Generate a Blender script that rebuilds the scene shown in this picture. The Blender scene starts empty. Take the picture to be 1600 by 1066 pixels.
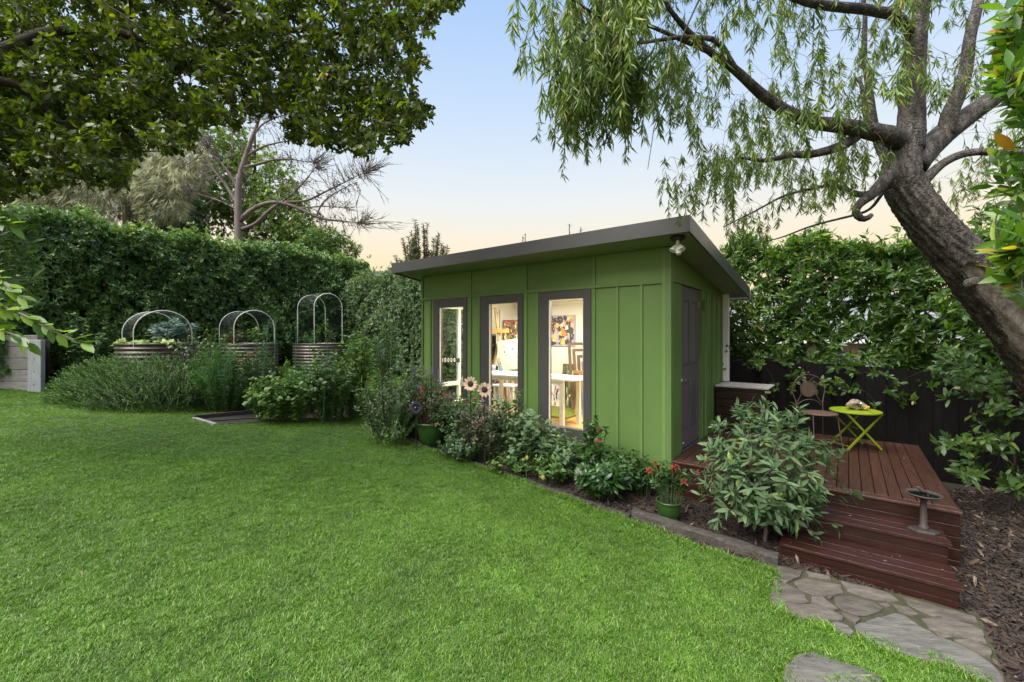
import bpy, math, random
import numpy as np
from mathutils import Vector, Matrix
random.seed(7); RS = np.random.RandomState(11)
SC = bpy.context.scene; COL = SC.collection
R = math.radians
# ------------------------------------------------------------------ camera, sky, sun, exposure
EYE = 1.9; F = 672.0; HZ = 522.0
cd = bpy.data.cameras.new('camera'); cam = bpy.data.objects.new('camera', cd); COL.objects.link(cam)
cam.location = (0, 0, EYE); cam.rotation_euler = (R(90), 0, 0)
cd.sensor_width = 36; cd.lens = 36 * F / 1600; cd.shift_y = (HZ - 533) / 1600
cd.clip_end = 2000; cd.clip_start = 0.05; SC.camera = cam
SUN_EL, SUN_AZ = 58, 238            # azimuth measured clockwise from +Y
w = bpy.data.worlds.new('World'); SC.world = w; w.use_nodes = True
nt = w.node_tree; nt.nodes.clear()
def wn(t): return nt.nodes.new(t)
out = wn('ShaderNodeOutputWorld'); bg = wn('ShaderNodeBackground')
sky = wn('ShaderNodeTexSky'); sky.sky_type = 'NISHITA'; sky.sun_disc = False
sky.sun_elevation = R(SUN_EL); sky.sun_rotation = R(SUN_AZ)
tc = wn('ShaderNodeTexCoord'); sp = wn('ShaderNodeSeparateXYZ'); rp = wn('ShaderNodeValToRGB')
nt.links.new(tc.outputs['Generated'], sp.inputs[0]); nt.links.new(sp.outputs['Z'], rp.inputs[0])
els = rp.color_ramp.elements
stops = [(0, (.95, .68, .36)), (.14, (.97, .76, .44)), (.21, (.92, .81, .62)), (.29, (.80, .83, .82)), (.44, (.60, .73, .90)), (.62, (.40, .58, .90)), (1, (.27, .46, .84))]
els[0].position, els[0].color = 0, (*stops[0][1], 1); els[1].position, els[1].color = 1, (*stops[-1][1], 1)
for p, c in stops[1:-1]:
    e = els.new(p); e.color = (*c, 1)
sc1 = wn('ShaderNodeVectorMath'); sc1.operation = 'SCALE'; sc1.inputs['Scale'].default_value = 0.455
sc2 = wn('ShaderNodeVectorMath'); sc2.operation = 'SCALE'; sc2.inputs['Scale'].default_value = 0.008
ad = wn('ShaderNodeVectorMath'); ad.operation = 'ADD'
nt.links.new(rp.outputs[0], sc1.inputs[0]); nt.links.new(sky.outputs[0], sc2.inputs[0])
nt.links.new(sc1.outputs[0], ad.inputs[0]); nt.links.new(sc2.outputs[0], ad.inputs[1])
nt.links.new(ad.outputs[0], bg.inputs[0]); bg.inputs[1].default_value = 1.0
nt.links.new(bg.outputs[0], out.inputs[0])
sd = bpy.data.lights.new('sun', 'SUN'); sd.energy = 4.6; sd.angle = R(60); sd.color = (1, .95, .86)
so = bpy.data.objects.new('sun', sd); COL.objects.link(so)
az = R(SUN_AZ); el = R(SUN_EL)
sdir = Vector((math.sin(az) * math.cos(el), math.cos(az) * math.cos(el), math.sin(el)))
so.rotation_euler = sdir.to_track_quat('Z', 'Y').to_euler(); so.location = (-5, -8, 12)
SC.view_settings.view_transform = 'Standard'; SC.view_settings.look = 'None'
SC.view_settings.exposure = 1.18; SC.view_settings.gamma = 1; SC.view_settings.use_curve_mapping = False
SC.render.engine = 'CYCLES'
SC.cycles.max_bounces = 8; SC.cycles.transparent_max_bounces = 12; SC.cycles.caustics_reflective = False; SC.cycles.caustics_refractive = False

# ------------------------------------------------------------------ coordinates
def at(px, py, Y): return np.array(((px - 800) / F * Y, Y, EYE + (HZ - py) / F * Y))
O = np.array((1.79, 4.871)); DU = np.array((.788, -.6157)); DV = np.array((.6157, .788))
def L(u, v, z=0): p = O + u * DU + v * DV; return np.array((p[0], p[1], z))
def toL(x, y): d = np.array((x, y)) - O; return d @ DU, d @ DV
def hit_v(px, py, v):                      # where the view ray meets a plane parallel to the studio front
    k = (px - 800) / F; a = O + v * DV
    u = (k * a[1] - a[0]) / (DU[0] - k * DU[1]); Y = a[1] + u * DU[1]
    return u, EYE + (HZ - py) / F * Y
def hit_u(px, py, u):
    k = (px - 800) / F; a = O + u * DU
    v = (k * a[1] - a[0]) / (DV[0] - k * DV[1]); Y = a[1] + v * DV[1]
    return v, EYE + (HZ - py) / F * Y
def gz(x, y):
    x = np.asarray(x, float); y = np.asarray(y, float)
    base = .226 - .08 * x
    base = np.where(base > .03, base, np.where(base > -.03, (base + .03) ** 2 / .12, 0))
    base = np.minimum(base, 1.4)
    back = .10 * np.clip(y - 7.8, 0, 5) * np.clip((2 - x) / 3, 0, 1)
    return base + back
def gp(px, py):
    Y = 5.0
    for _ in range(60):
        x = (px - 800) / F * Y; z = float(gz(x, Y)); Yn = (EYE - z) * F / (py - HZ); Y = .5 * Y + .5 * min(Yn, 40)
    x = (px - 800) / F * Y
    return np.array((x, Y, float(gz(x, Y))))
def nrm(a): return a / np.maximum(np.linalg.norm(a, axis=-1, keepdims=True), 1e-9)
def inpoly(x, y, poly):
    x = np.asarray(x); y = np.asarray(y); c = np.zeros(x.shape, bool); n = len(poly)
    for i in range(n):
        x1, y1 = poly[i][:2]; x2, y2 = poly[(i + 1) % n][:2]
        m = ((y1 > y) != (y2 > y)) & (x < (x2 - x1) * (y - y1) / ((y2 - y1) if y2 != y1 else 1e-9) + x1)
        c ^= m
    return c

# ------------------------------------------------------------------ materials
M = {}
def mat(name, col, rough=.6, metal=0, noise=None, bump=None, spec=None, ramp=None, stretch=None, coat=0):
    """noise=(scale, amount), bump=(scale, strength), stretch=(x,y,z) in object space"""
    m = bpy.data.materials.new(name); m.use_nodes = True; n = m.node_tree; b = n.nodes['Principled BSDF']
    b.inputs['Base Color'].default_value = (*col, 1); b.inputs['Roughness'].default_value = rough; b.inputs['Metallic'].default_value = metal
    if spec is not None: b.inputs['Specular IOR Level'].default_value = spec
    if coat: b.inputs['Coat Weight'].default_value = coat; b.inputs['Coat Roughness'].default_value = .15
    tcn = n.nodes.new('ShaderNodeTexCoord'); mp = n.nodes.new('ShaderNodeMapping'); n.links.new(tcn.outputs['Object'], mp.inputs[0])
    if stretch: mp.inputs['Scale'].default_value = stretch
    oi = n.nodes.new('ShaderNodeObjectInfo')
    ofs = n.nodes.new('ShaderNodeVectorMath'); ofs.operation = 'SCALE'; ofs.inputs[0].default_value = (13, 7, 29); n.links.new(oi.outputs['Random'], ofs.inputs['Scale']); n.links.new(ofs.outputs[0], mp.inputs['Location'])
    if noise:
        t = n.nodes.new('ShaderNodeTexNoise'); t.inputs['Scale'].default_value = noise[0]; t.inputs['Detail'].default_value = 8; t.inputs['Roughness'].default_value = .65
        n.links.new(mp.outputs[0], t.inputs[0])
        r = n.nodes.new('ShaderNodeValToRGB'); a = noise[1]
        cs = ramp or [(.25, tuple(c * (1 - a) for c in col)), (.75, tuple(min(1, c * (1 + a)) for c in col))]
        r.color_ramp.elements[0].position = cs[0][0]; r.color_ramp.elements[0].color = (*cs[0][1], 1)
        r.color_ramp.elements[1].position = cs[-1][0]; r.color_ramp.elements[1].color = (*cs[-1][1], 1)
        for p, c in cs[1:-1]: e = r.color_ramp.elements.new(p); e.color = (*c, 1)
        n.links.new(t.outputs['Fac'], r.inputs[0])
        hs = n.nodes.new('ShaderNodeHueSaturation'); n.links.new(r.outputs[0], hs.inputs['Color'])
        mr = n.nodes.new('ShaderNodeMapRange'); mr.inputs['To Min'].default_value = .82; mr.inputs['To Max'].default_value = 1.18
        n.links.new(oi.outputs['Random'], mr.inputs[0]); n.links.new(mr.outputs[0], hs.inputs['Value'])
        n.links.new(hs.outputs[0], b.inputs['Base Color'])
    if bump:
        t2 = n.nodes.new('ShaderNodeTexNoise'); t2.inputs['Scale'].default_value = bump[0]; t2.inputs['Detail'].default_value = 6
        n.links.new(mp.outputs[0], t2.inputs[0]); bp = n.nodes.new('ShaderNodeBump'); bp.inputs['Strength'].default_value = bump[1]; bp.inputs['Distance'].default_value = .01
        n.links.new(t2.outputs['Fac'], bp.inputs['Height']); n.links.new(bp.outputs[0], b.inputs['Normal'])
    M[name] = m; return m
def leafmat(name, cols, rough=.45, trans=.35, tint=(1.3, 1.35, .5), objrnd=False, spec=.5):
    m = bpy.data.materials.new(name); m.use_nodes = True; n = m.node_tree; b = n.nodes['Principled BSDF']; b.inputs['Roughness'].default_value = rough
    b.inputs['Specular IOR Level'].default_value = spec
    if objrnd: a = n.nodes.new('ShaderNodeObjectInfo').outputs['Random']
    else:
        an = n.nodes.new('ShaderNodeAttribute'); an.attribute_name = 'rnd'; a = an.outputs['Fac']
    r = n.nodes.new('ShaderNodeValToRGB'); k = len(cols)
    r.color_ramp.elements[0].position = cols[0][0]; r.color_ramp.elements[0].color = (*cols[0][1], 1)
    r.color_ramp.elements[1].position = cols[-1][0]; r.color_ramp.elements[1].color = (*cols[-1][1], 1)
    for p, c in cols[1:-1]: e = r.color_ramp.elements.new(p); e.color = (*c, 1)
    n.links.new(a, r.inputs[0]); n.links.new(r.outputs[0], b.inputs['Base Color'])
    tr = n.nodes.new('ShaderNodeBsdfTranslucent'); ml = n.nodes.new('ShaderNodeVectorMath'); ml.operation = 'MULTIPLY'; ml.inputs[1].default_value = tint
    n.links.new(r.outputs[0], ml.inputs[0]); n.links.new(ml.outputs[0], tr.inputs['Color'])
    mx = n.nodes.new('ShaderNodeMixShader'); mx.inputs[0].default_value = trans
    n.links.new(b.outputs[0], mx.inputs[1]); n.links.new(tr.outputs[0], mx.inputs[2]); n.links.new(mx.outputs[0], n.nodes['Material Output'].inputs[0])
    M[name] = m; return m

mat('green_paint', (.118, .205, .054), .5, noise=(1.6, .11), bump=(60, .08))
mat('green_batten', (.130, .218, .062), .45, noise=(5, .08), bump=(40, .08))
mat('soffit_paint', (.30, .32, .24), .6, noise=(2, .05))
mat('charcoal', (.070, .066, .070), .42, noise=(4, .08), bump=(50, .05))
mat('door_grey', (.13, .115, .125), .4, noise=(4, .08), bump=(50, .05))
mat('fascia_metal', (.080, .079, .084), .35, noise=(3, .1))
mat('white_paint', (.75, .74, .72), .5, noise=(5, .05))
mat('room_white', (.80, .765, .69), .7, noise=(2, .03))
mat('white_plastic', (.8, .8, .8), .35)
mat('black_plastic', (.02, .02, .022), .4)
mat('chrome', (.7, .7, .7), .2, 1)
mat('pine_floor', (.60, .36, .13), .3, noise=(4, .2), stretch=(1, 8, 1))
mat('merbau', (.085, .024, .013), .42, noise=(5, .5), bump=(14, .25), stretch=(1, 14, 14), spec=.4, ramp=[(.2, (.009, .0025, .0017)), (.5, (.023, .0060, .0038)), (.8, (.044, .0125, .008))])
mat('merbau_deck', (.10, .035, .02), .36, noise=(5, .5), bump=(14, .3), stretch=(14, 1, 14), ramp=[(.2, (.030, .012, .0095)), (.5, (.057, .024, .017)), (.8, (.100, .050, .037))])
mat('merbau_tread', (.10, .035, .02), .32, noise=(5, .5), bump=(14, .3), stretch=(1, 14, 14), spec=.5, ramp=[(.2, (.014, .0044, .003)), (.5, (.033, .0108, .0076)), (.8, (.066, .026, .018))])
mat('grey_slat', (.42, .38, .36), .7, noise=(6, .2), stretch=(12, 1, 1))
mat('fence_dark', (.022, .019, .018), .9, spec=.2, noise=(6, .4), bump=(16, .4), stretch=(12, 12, 1), ramp=[(.2, (.003, .0027, .0027)), (.6, (.0075, .0066, .0064)), (.85, (.020, .016, .014))])
mat('fence_brown', (.045, .034, .028), .8, noise=(6, .4), bump=(16, .4), stretch=(12, 12, 1))
mat('weathered', (.30, .29, .28), .85, noise=(5, .5), bump=(20, .6), stretch=(1, 10, 10), ramp=[(.2, (.10, .09, .085)), (.45, (.24, .23, .22)), (.8, (.38, .37, .36))])
mat('weathered_post', (.32, .34, .36), .8, noise=(5, .3), bump=(20, .4), stretch=(8, 8, 1))
mat('sleeper_dark', (.05, .042, .036), .9, noise=(6, .6), bump=(18, .8), stretch=(1, 8, 8), ramp=[(.25, (.016, .013, .012)), (.55, (.050, .042, .036)), (.85, (.13, .115, .10))])
mat('stone_a', (.25, .20, .16), .75, noise=(7, .5), bump=(22, .7), stretch=(1, 2.5, 1), ramp=[(.2, (.034, .029, .024)), (.5, (.090, .076, .062)), (.8, (.16, .137, .11))])
mat('stone_b', (.22, .21, .19), .75, noise=(5, .5), bump=(14, 1.0), stretch=(1.2, 5, 1), ramp=[(.2, (.036, .035, .031)), (.5, (.095, .090, .080)), (.8, (.165, .155, .138))])
mat('joint_sand', (.075, .07, .04), .95, noise=(9, .5), bump=(40, .8), ramp=[(.3, (.018, .024, .008)), (.6, (.045, .040, .02)), (.9, (.085, .068, .04))])
mat('mulch', (.05, .03, .02), .95, noise=(18, .6), bump=(60, 1.0), ramp=[(.25, (.012, .008, .006)), (.55, (.040, .025, .018)), (.85, (.10, .065, .045))])
mat('soil_dark', (.02, .014, .01), .95, noise=(30, .5), bump=(60, 1.0))
mat('turf_base', (.030, .065, .008), .95, noise=(6, .5), bump=(60, .5))
mat('bark', (.12, .09, .07), .9, noise=(5, .5), bump=(14, 1.0), stretch=(3, 3, 1.2), ramp=[(.3, (.022, .018, .016)), (.46, (.070, .060, .053)), (.60, (.155, .138, .124)), (.8, (.30, .275, .25))])
mat('twig', (.038, .029, .024), .85, noise=(10, .4))
mat('twig_pale', (.15, .125, .11), .85, noise=(10, .3))
mat('stem_green', (.06, .10, .03), .6)
mat('stem_red', (.09, .035, .025), .6)
mat('galv', (.115, .10, .09), .42, .5, noise=(4, .25), bump=(30, .1))
mat('hoop_white', (.55, .55, .54), .4)
mat('wire', (.07, .08, .08), .5, .5)
mat('glaze_green', (.028, .075, .015), .12, noise=(6, .35), coat=.6)
mat('stake_green', (.05, .17, .09), .5)
mat('lime_paint', (.24, .32, .018), .3, noise=(8, .05))
mat('rust', (.10, .055, .042), .65, noise=(20, .4), bump=(80, .4))
mat('rust_mesh', (.22, .16, .13), .7, noise=(20, .4))
mat('iron_brown', (.045, .032, .029), .6, noise=(16, .4), bump=(60, .4))
mat('water_dark', (.004, .008, .005), .04)
mat('geode', (.30, .23, .16), .6, noise=(12, .5), bump=(30, 1.0), ramp=[(.25, (.10, .07, .05)), (.5, (.30, .23, .16)), (.8, (.55, .47, .36))])
mat('geode_gold', (.42, .30, .07), .4, noise=(18, .5))
mat('mirror_bits', (.75, .77, .8), .12, .9)
mat('petal_cream', (.62, .46, .33), .5, noise=(20, .2))
mat('seed_dark', (.05, .018, .015), .8, noise=(60, .5), bump=(120, 1))
mat('gazing_blue', (.008, .009, .026), .25, coat=.5)
mat('flower_red', (.26, .03, .022), .6, noise=(20, .3))
mat('flower_pink', (.28, .11, .13), .6, noise=(20, .3))
mat('flower_purple', (.09, .07, .22), .6, noise=(20, .3))
mat('flower_peach', (.75, .42, .22), .6, noise=(20, .2))
mat('seed_white', (.7, .7, .62), .6)
mat('dry_yellow', (.36, .30, .08), .6)
mat('canvas_pale', (.62, .72, .50), .7, noise=(5, .2), ramp=[(.3, (.42, .62, .45)), (.6, (.70, .78, .55)), (.8, (.80, .80, .66))])
mat('canvas_edge', (.7, .66, .58), .7)
mat('paint_dark', (.05, .05, .07), .6); mat('paint_orange', (.62, .22, .05), .6); mat('paint_yellow', (.65, .48, .14), .6); mat('paint_red', (.35, .06, .05), .6)
mat('paint_lilac', (.40, .36, .46), .6); mat('paint_cream', (.72, .66, .55), .6); mat('paint_green', (.16, .27, .08), .6); mat('paint_blue', (.18, .24, .38), .6)
mat('wood_honey', (.42, .23, .07), .5, noise=(5, .25), stretch=(6, 6, 1))
mat('wood_brown', (.14, .09, .055), .6, noise=(5, .35), stretch=(6, 6, 1))
mat('rug_green', (.17, .20, .02), .95, noise=(40, .5), bump=(90, 1))
mat('render_wall', (.55, .50, .43), .8, noise=(3, .08)); mat('roof_tile', (.17, .17, .18), .6, noise=(6, .3))
mat('bare_wood', (.22, .19, .165), .8, noise=(5, .4), bump=(10, 1.0), stretch=(6, 6, 1), ramp=[(.25, (.07, .058, .05)), (.5, (.20, .175, .15)), (.8, (.34, .31, .275))])
bk_ = M['bark'].node_tree; vo = bk_.nodes.new('ShaderNodeTexVoronoi'); vo.feature = 'DISTANCE_TO_EDGE'; vo.inputs['Scale'].default_value = 20; mp2 = bk_.nodes.new('ShaderNodeMapping'); mp2.inputs['Scale'].default_value = (1.5, 1.5, .28); mp2.inputs['Rotation'].default_value = (0, R(-28), 0); tc2 = bk_.nodes.new('ShaderNodeTexCoord'); nz2 = bk_.nodes.new('ShaderNodeTexNoise'); nz2.inputs['Scale'].default_value = 9
ad2 = bk_.nodes.new('ShaderNodeVectorMath'); ad2.operation = 'MULTIPLY_ADD'; ad2.inputs[1].default_value = (.30, .30, .30)
bk_.links.new(tc2.outputs['Object'], nz2.inputs[0]); bk_.links.new(nz2.outputs['Color'], ad2.inputs[0]); bk_.links.new(tc2.outputs['Object'], ad2.inputs[2]); bk_.links.new(ad2.outputs[0], mp2.inputs[0]); bk_.links.new(mp2.outputs[0], vo.inputs[0])
bb2 = bk_.nodes.new('ShaderNodeBump'); bb2.inputs['Strength'].default_value = .7; bb2.inputs['Distance'].default_value = .02; mr2 = bk_.nodes.new('ShaderNodeMapRange'); mr2.inputs['From Max'].default_value = .16; bk_.links.new(vo.outputs['Distance'], mr2.inputs[0]); bk_.links.new(mr2.outputs[0], bb2.inputs['Height'])
ob_ = [x for x in bk_.nodes if x.type == 'BUMP' and x != bb2][0]; bk_.links.new(ob_.outputs[0], bb2.inputs['Normal']); pb_ = bk_.nodes['Principled BSDF']; bk_.links.new(bb2.outputs[0], pb_.inputs['Normal'])
mxc = bk_.nodes.new('ShaderNodeMixRGB'); mxc.blend_type = 'MULTIPLY'; mxc.inputs[0].default_value = .30; src_ = pb_.inputs['Base Color'].links[0].from_socket; bk_.links.new(src_, mxc.inputs[1]); bk_.links.new(mr2.outputs[0], mxc.inputs[2]); bk_.links.new(mxc.outputs[0], pb_.inputs['Base Color'])
# lamp
lm = bpy.data.materials.new('lamp_glow'); lm.use_nodes = True; b = lm.node_tree.nodes['Principled BSDF']; b.inputs['Emission Color'].default_value = (1, .82, .55, 1); b.inputs['Emission Strength'].default_value = 4; M['lamp_glow'] = lm
# thin glass
g = bpy.data.materials.new('glass'); g.use_nodes = True; n = g.node_tree; n.nodes.clear()
o_ = n.nodes.new('ShaderNodeOutputMaterial'); mx = n.nodes.new('ShaderNodeMixShader'); t_ = n.nodes.new('ShaderNodeBsdfTransparent'); gl = n.nodes.new('ShaderNodeBsdfGlossy'); gl.inputs['Roughness'].default_value = .0
fr = n.nodes.new('ShaderNodeFresnel'); fr.inputs[0].default_value = 1.5
t_.inputs[0].default_value = (.93, .96, .94, 1)
ge_ = n.nodes.new('ShaderNodeNewGeometry'); iv_ = n.nodes.new('ShaderNodeMath'); iv_.operation = 'SUBTRACT'; iv_.inputs[0].default_value = 1; ml_ = n.nodes.new('ShaderNodeMath'); ml_.operation = 'MULTIPLY'; n.links.new(ge_.outputs['Backfacing'], iv_.inputs[1]); n.links.new(iv_.outputs[0], ml_.inputs[0]); n.links.new(fr.outputs[0], ml_.inputs[1])
n.links.new(ml_.outputs[0], mx.inputs[0]); n.links.new(t_.outputs[0], mx.inputs[1]); n.links.new(gl.outputs[0], mx.inputs[2]); n.links.new(mx.outputs[0], o_.inputs[0]); M['glass'] = g
# leaves
G = dict
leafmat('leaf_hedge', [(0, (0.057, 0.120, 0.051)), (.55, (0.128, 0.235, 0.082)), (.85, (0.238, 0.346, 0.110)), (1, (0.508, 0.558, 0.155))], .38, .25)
leafmat('leaf_canopy', [(0, (0.030, 0.049, 0.008)), (.5, (0.063, 0.095, 0.013)), (.93, (0.119, 0.150, 0.017)), (.97, (0.224, 0.200, 0.020)), (1, (0.418, 0.061, 0.020))], .4, .42, (1.9, 2.0, .5))
leafmat('leaf_willow', [(0, (0.077, 0.124, 0.029)), (.5, (0.146, 0.223, 0.048)), (.9, (0.276, 0.363, 0.066)), (1, (0.482, 0.282, 0.095))], .45, .35, (1.4, 1.5, .5))
leafmat('leaf_vib', [(0, (0.039, 0.084, 0.022)), (.6, (0.087, 0.165, 0.038)), (.9, (0.184, 0.261, 0.047)), (1, (0.427, 0.297, 0.095))], .36, .35, (1.8, 1.9, .5))
leafmat('leaf_near', [(0, (0.043, 0.110, 0.016)), (.5, (0.092, 0.195, 0.025)), (.8, (0.170, 0.292, 0.033)), (.93, (0.365, 0.413, 0.044)), (1, (0.511, 0.243, 0.044))], .32, .38, (1.6, 1.6, .4), objrnd=True)
leafmat('leaf_vib_obj', [(0, (0.027, 0.065, 0.022)), (.6, (0.061, 0.128, 0.038)), (.9, (0.128, 0.203, 0.047)), (1, (0.297, 0.230, 0.095))], .36, .35, (1.8, 1.9, .5), objrnd=True)
leafmat('leaf_near_stuff', [(0, (0.039, 0.099, 0.016)), (.5, (0.083, 0.177, 0.025)), (.8, (0.155, 0.265, 0.033)), (.93, (0.332, 0.376, 0.044)), (1, (0.464, 0.221, 0.044))], .32, .38, (1.6, 1.6, .4))
leafmat('leaf_lime', [(0, (0.060, 0.130, 0.030)), (.5, (0.150, 0.270, 0.030)), (1, (0.280, 0.420, 0.050))], .35, .45, (1.3, 1.3, .4), objrnd=True)
leafmat('leaf_grey', [(0, (0.062, 0.114, 0.052)), (.6, (0.108, 0.182, 0.077)), (.93, (0.176, 0.262, 0.115)), (1, (0.310, 0.365, 0.053))], .62, .3, (1.2, 1.4, .6))
leafmat('leaf_grey_obj', [(0, (0.062, 0.114, 0.052)), (.6, (0.108, 0.182, 0.077)), (.93, (0.176, 0.262, 0.115)), (1, (0.310, 0.365, 0.053))], .62, .3, (1.2, 1.4, .6), objrnd=True)
leafmat('leaf_rosemary', [(0, (0.048, 0.114, 0.034)), (.6, (0.102, 0.212, 0.055)), (1, (0.204, 0.353, 0.104))], .6, .2)
leafmat('leaf_mid', [(0, (0.046, 0.098, 0.026)), (.6, (0.104, 0.195, 0.046)), (.92, (0.195, 0.299, 0.078)), (1, (0.455, 0.429, 0.078))], .42, .32)
leafmat('leaf_fresh', [(0, (0.072, 0.144, 0.030)), (.6, (0.144, 0.264, 0.054)), (1, (0.288, 0.408, 0.120))], .42, .35)
leafmat('leaf_feather', [(0, (0.035, 0.105, 0.031)), (.6, (0.070, 0.196, 0.049)), (1, (0.126, 0.280, 0.070))], .5, .3)
leafmat('leaf_sage', [(0, (0.066, 0.120, 0.054)), (.6, (0.126, 0.204, 0.096)), (.9, (0.216, 0.300, 0.144)), (1, (0.408, 0.360, 0.084))], .5, .3)
leafmat('leaf_dark', [(0, (.018, .055, .014)), (.6, (.040, .10, .022)), (1, (.08, .17, .04))], .3, .25)
leafmat('leaf_bronze', [(0, (.05, .07, .03)), (.6, (.09, .11, .05)), (1, (.20, .09, .05))], .45, .3)
leafmat('leaf_kale', [(0, (.10, .17, .15)), (1, (.22, .32, .28))], .5, .25, (1, 1, .8))
leafmat('leaf_lettuce', [(0, (.20, .32, .07)), (1, (.50, .58, .25))], .5, .3)
leafmat('leaf_far', [(0, (0.081, 0.149, 0.037)), (.6, (0.180, 0.273, 0.053)), (1, (0.378, 0.445, 0.075))], .5, .35)
leafmat('leaf_she_oak', [(0, (0.218, 0.249, 0.130)), (.6, (0.393, 0.405, 0.216)), (1, (0.589, 0.540, 0.291))], .7, .2, (1, 1, .8))
leafmat('leaf_litter', [(0, (0.012, 0.007, 0.006)), (.45, (0.036, 0.022, 0.015)), (.75, (0.080, 0.050, 0.034)), (1, (0.176, 0.128, 0.088))], .7, .1)
gm = leafmat('grass_blade', [(0, (.044, .112, .008)), (.5, (.098, .226, .015)), (.85, (.160, .305, .025)), (1, (.31, .37, .12))], .4, .35, (1.3, 1.3, .5))
n = gm.node_tree; geo = n.nodes.new('ShaderNodeNewGeometry'); nz = n.nodes.new('ShaderNodeTexNoise'); nz.inputs['Scale'].default_value = 1.7; nz.inputs['Detail'].default_value = 7; nz.inputs['Roughness'].default_value = .7; n.links.new(geo.outputs['Position'], nz.inputs[0])
rmp = [x for x in n.nodes if x.type == 'VALTORGB'][0]; mp_ = n.nodes.new('ShaderNodeMapRange'); mp_.inputs['From Min'].default_value = .3; mp_.inputs['From Max'].default_value = .7; mp_.inputs['To Min'].default_value = .72; mp_.inputs['To Max'].default_value = 1.3; n.links.new(nz.outputs['Fac'], mp_.inputs[0])
hs = n.nodes.new('ShaderNodeHueSaturation'); n.links.new(rmp.outputs[0], hs.inputs['Color']); n.links.new(mp_.outputs[0], hs.inputs['Value'])
for nd in (n.nodes['Principled BSDF'], [x for x in n.nodes if x.type == 'VECT_MATH'][0]): n.links.new(hs.outputs[0], nd.inputs[0])

# ------------------------------------------------------------------ object helpers
def tag(o, label=None, cat=None, group=None, kind=None):
    if label: o['label'] = label
    if cat: o['category'] = cat
    if group: o['group'] = group
    if kind: o['kind'] = kind
    return o
def empty(name, loc=(0, 0, 0), rz=0, label=None, cat=None, group=None):
    o = bpy.data.objects.new(name, None); COL.objects.link(o); o.location = [float(c) for c in loc]; o.rotation_euler = (0, 0, rz); o.empty_display_size = .1
    return tag(o, label, cat, group)
def place(name, me, m, parent=None, world=False, loc=None):
    o = bpy.data.objects.new(name, me); COL.objects.link(o)
    if m is not None and not me.materials: me.materials.append(M[m] if isinstance(m, str) else m)
    if parent: o.parent = parent
    if world and parent: o.matrix_parent_inverse = Matrix.Translation(-Vector(root_loc(parent)))
    if loc is not None: o.location = [float(c) for c in loc]
    return o
def root_loc(p):
    while p.parent: p = p.parent
    return tuple(p.location)
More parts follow.
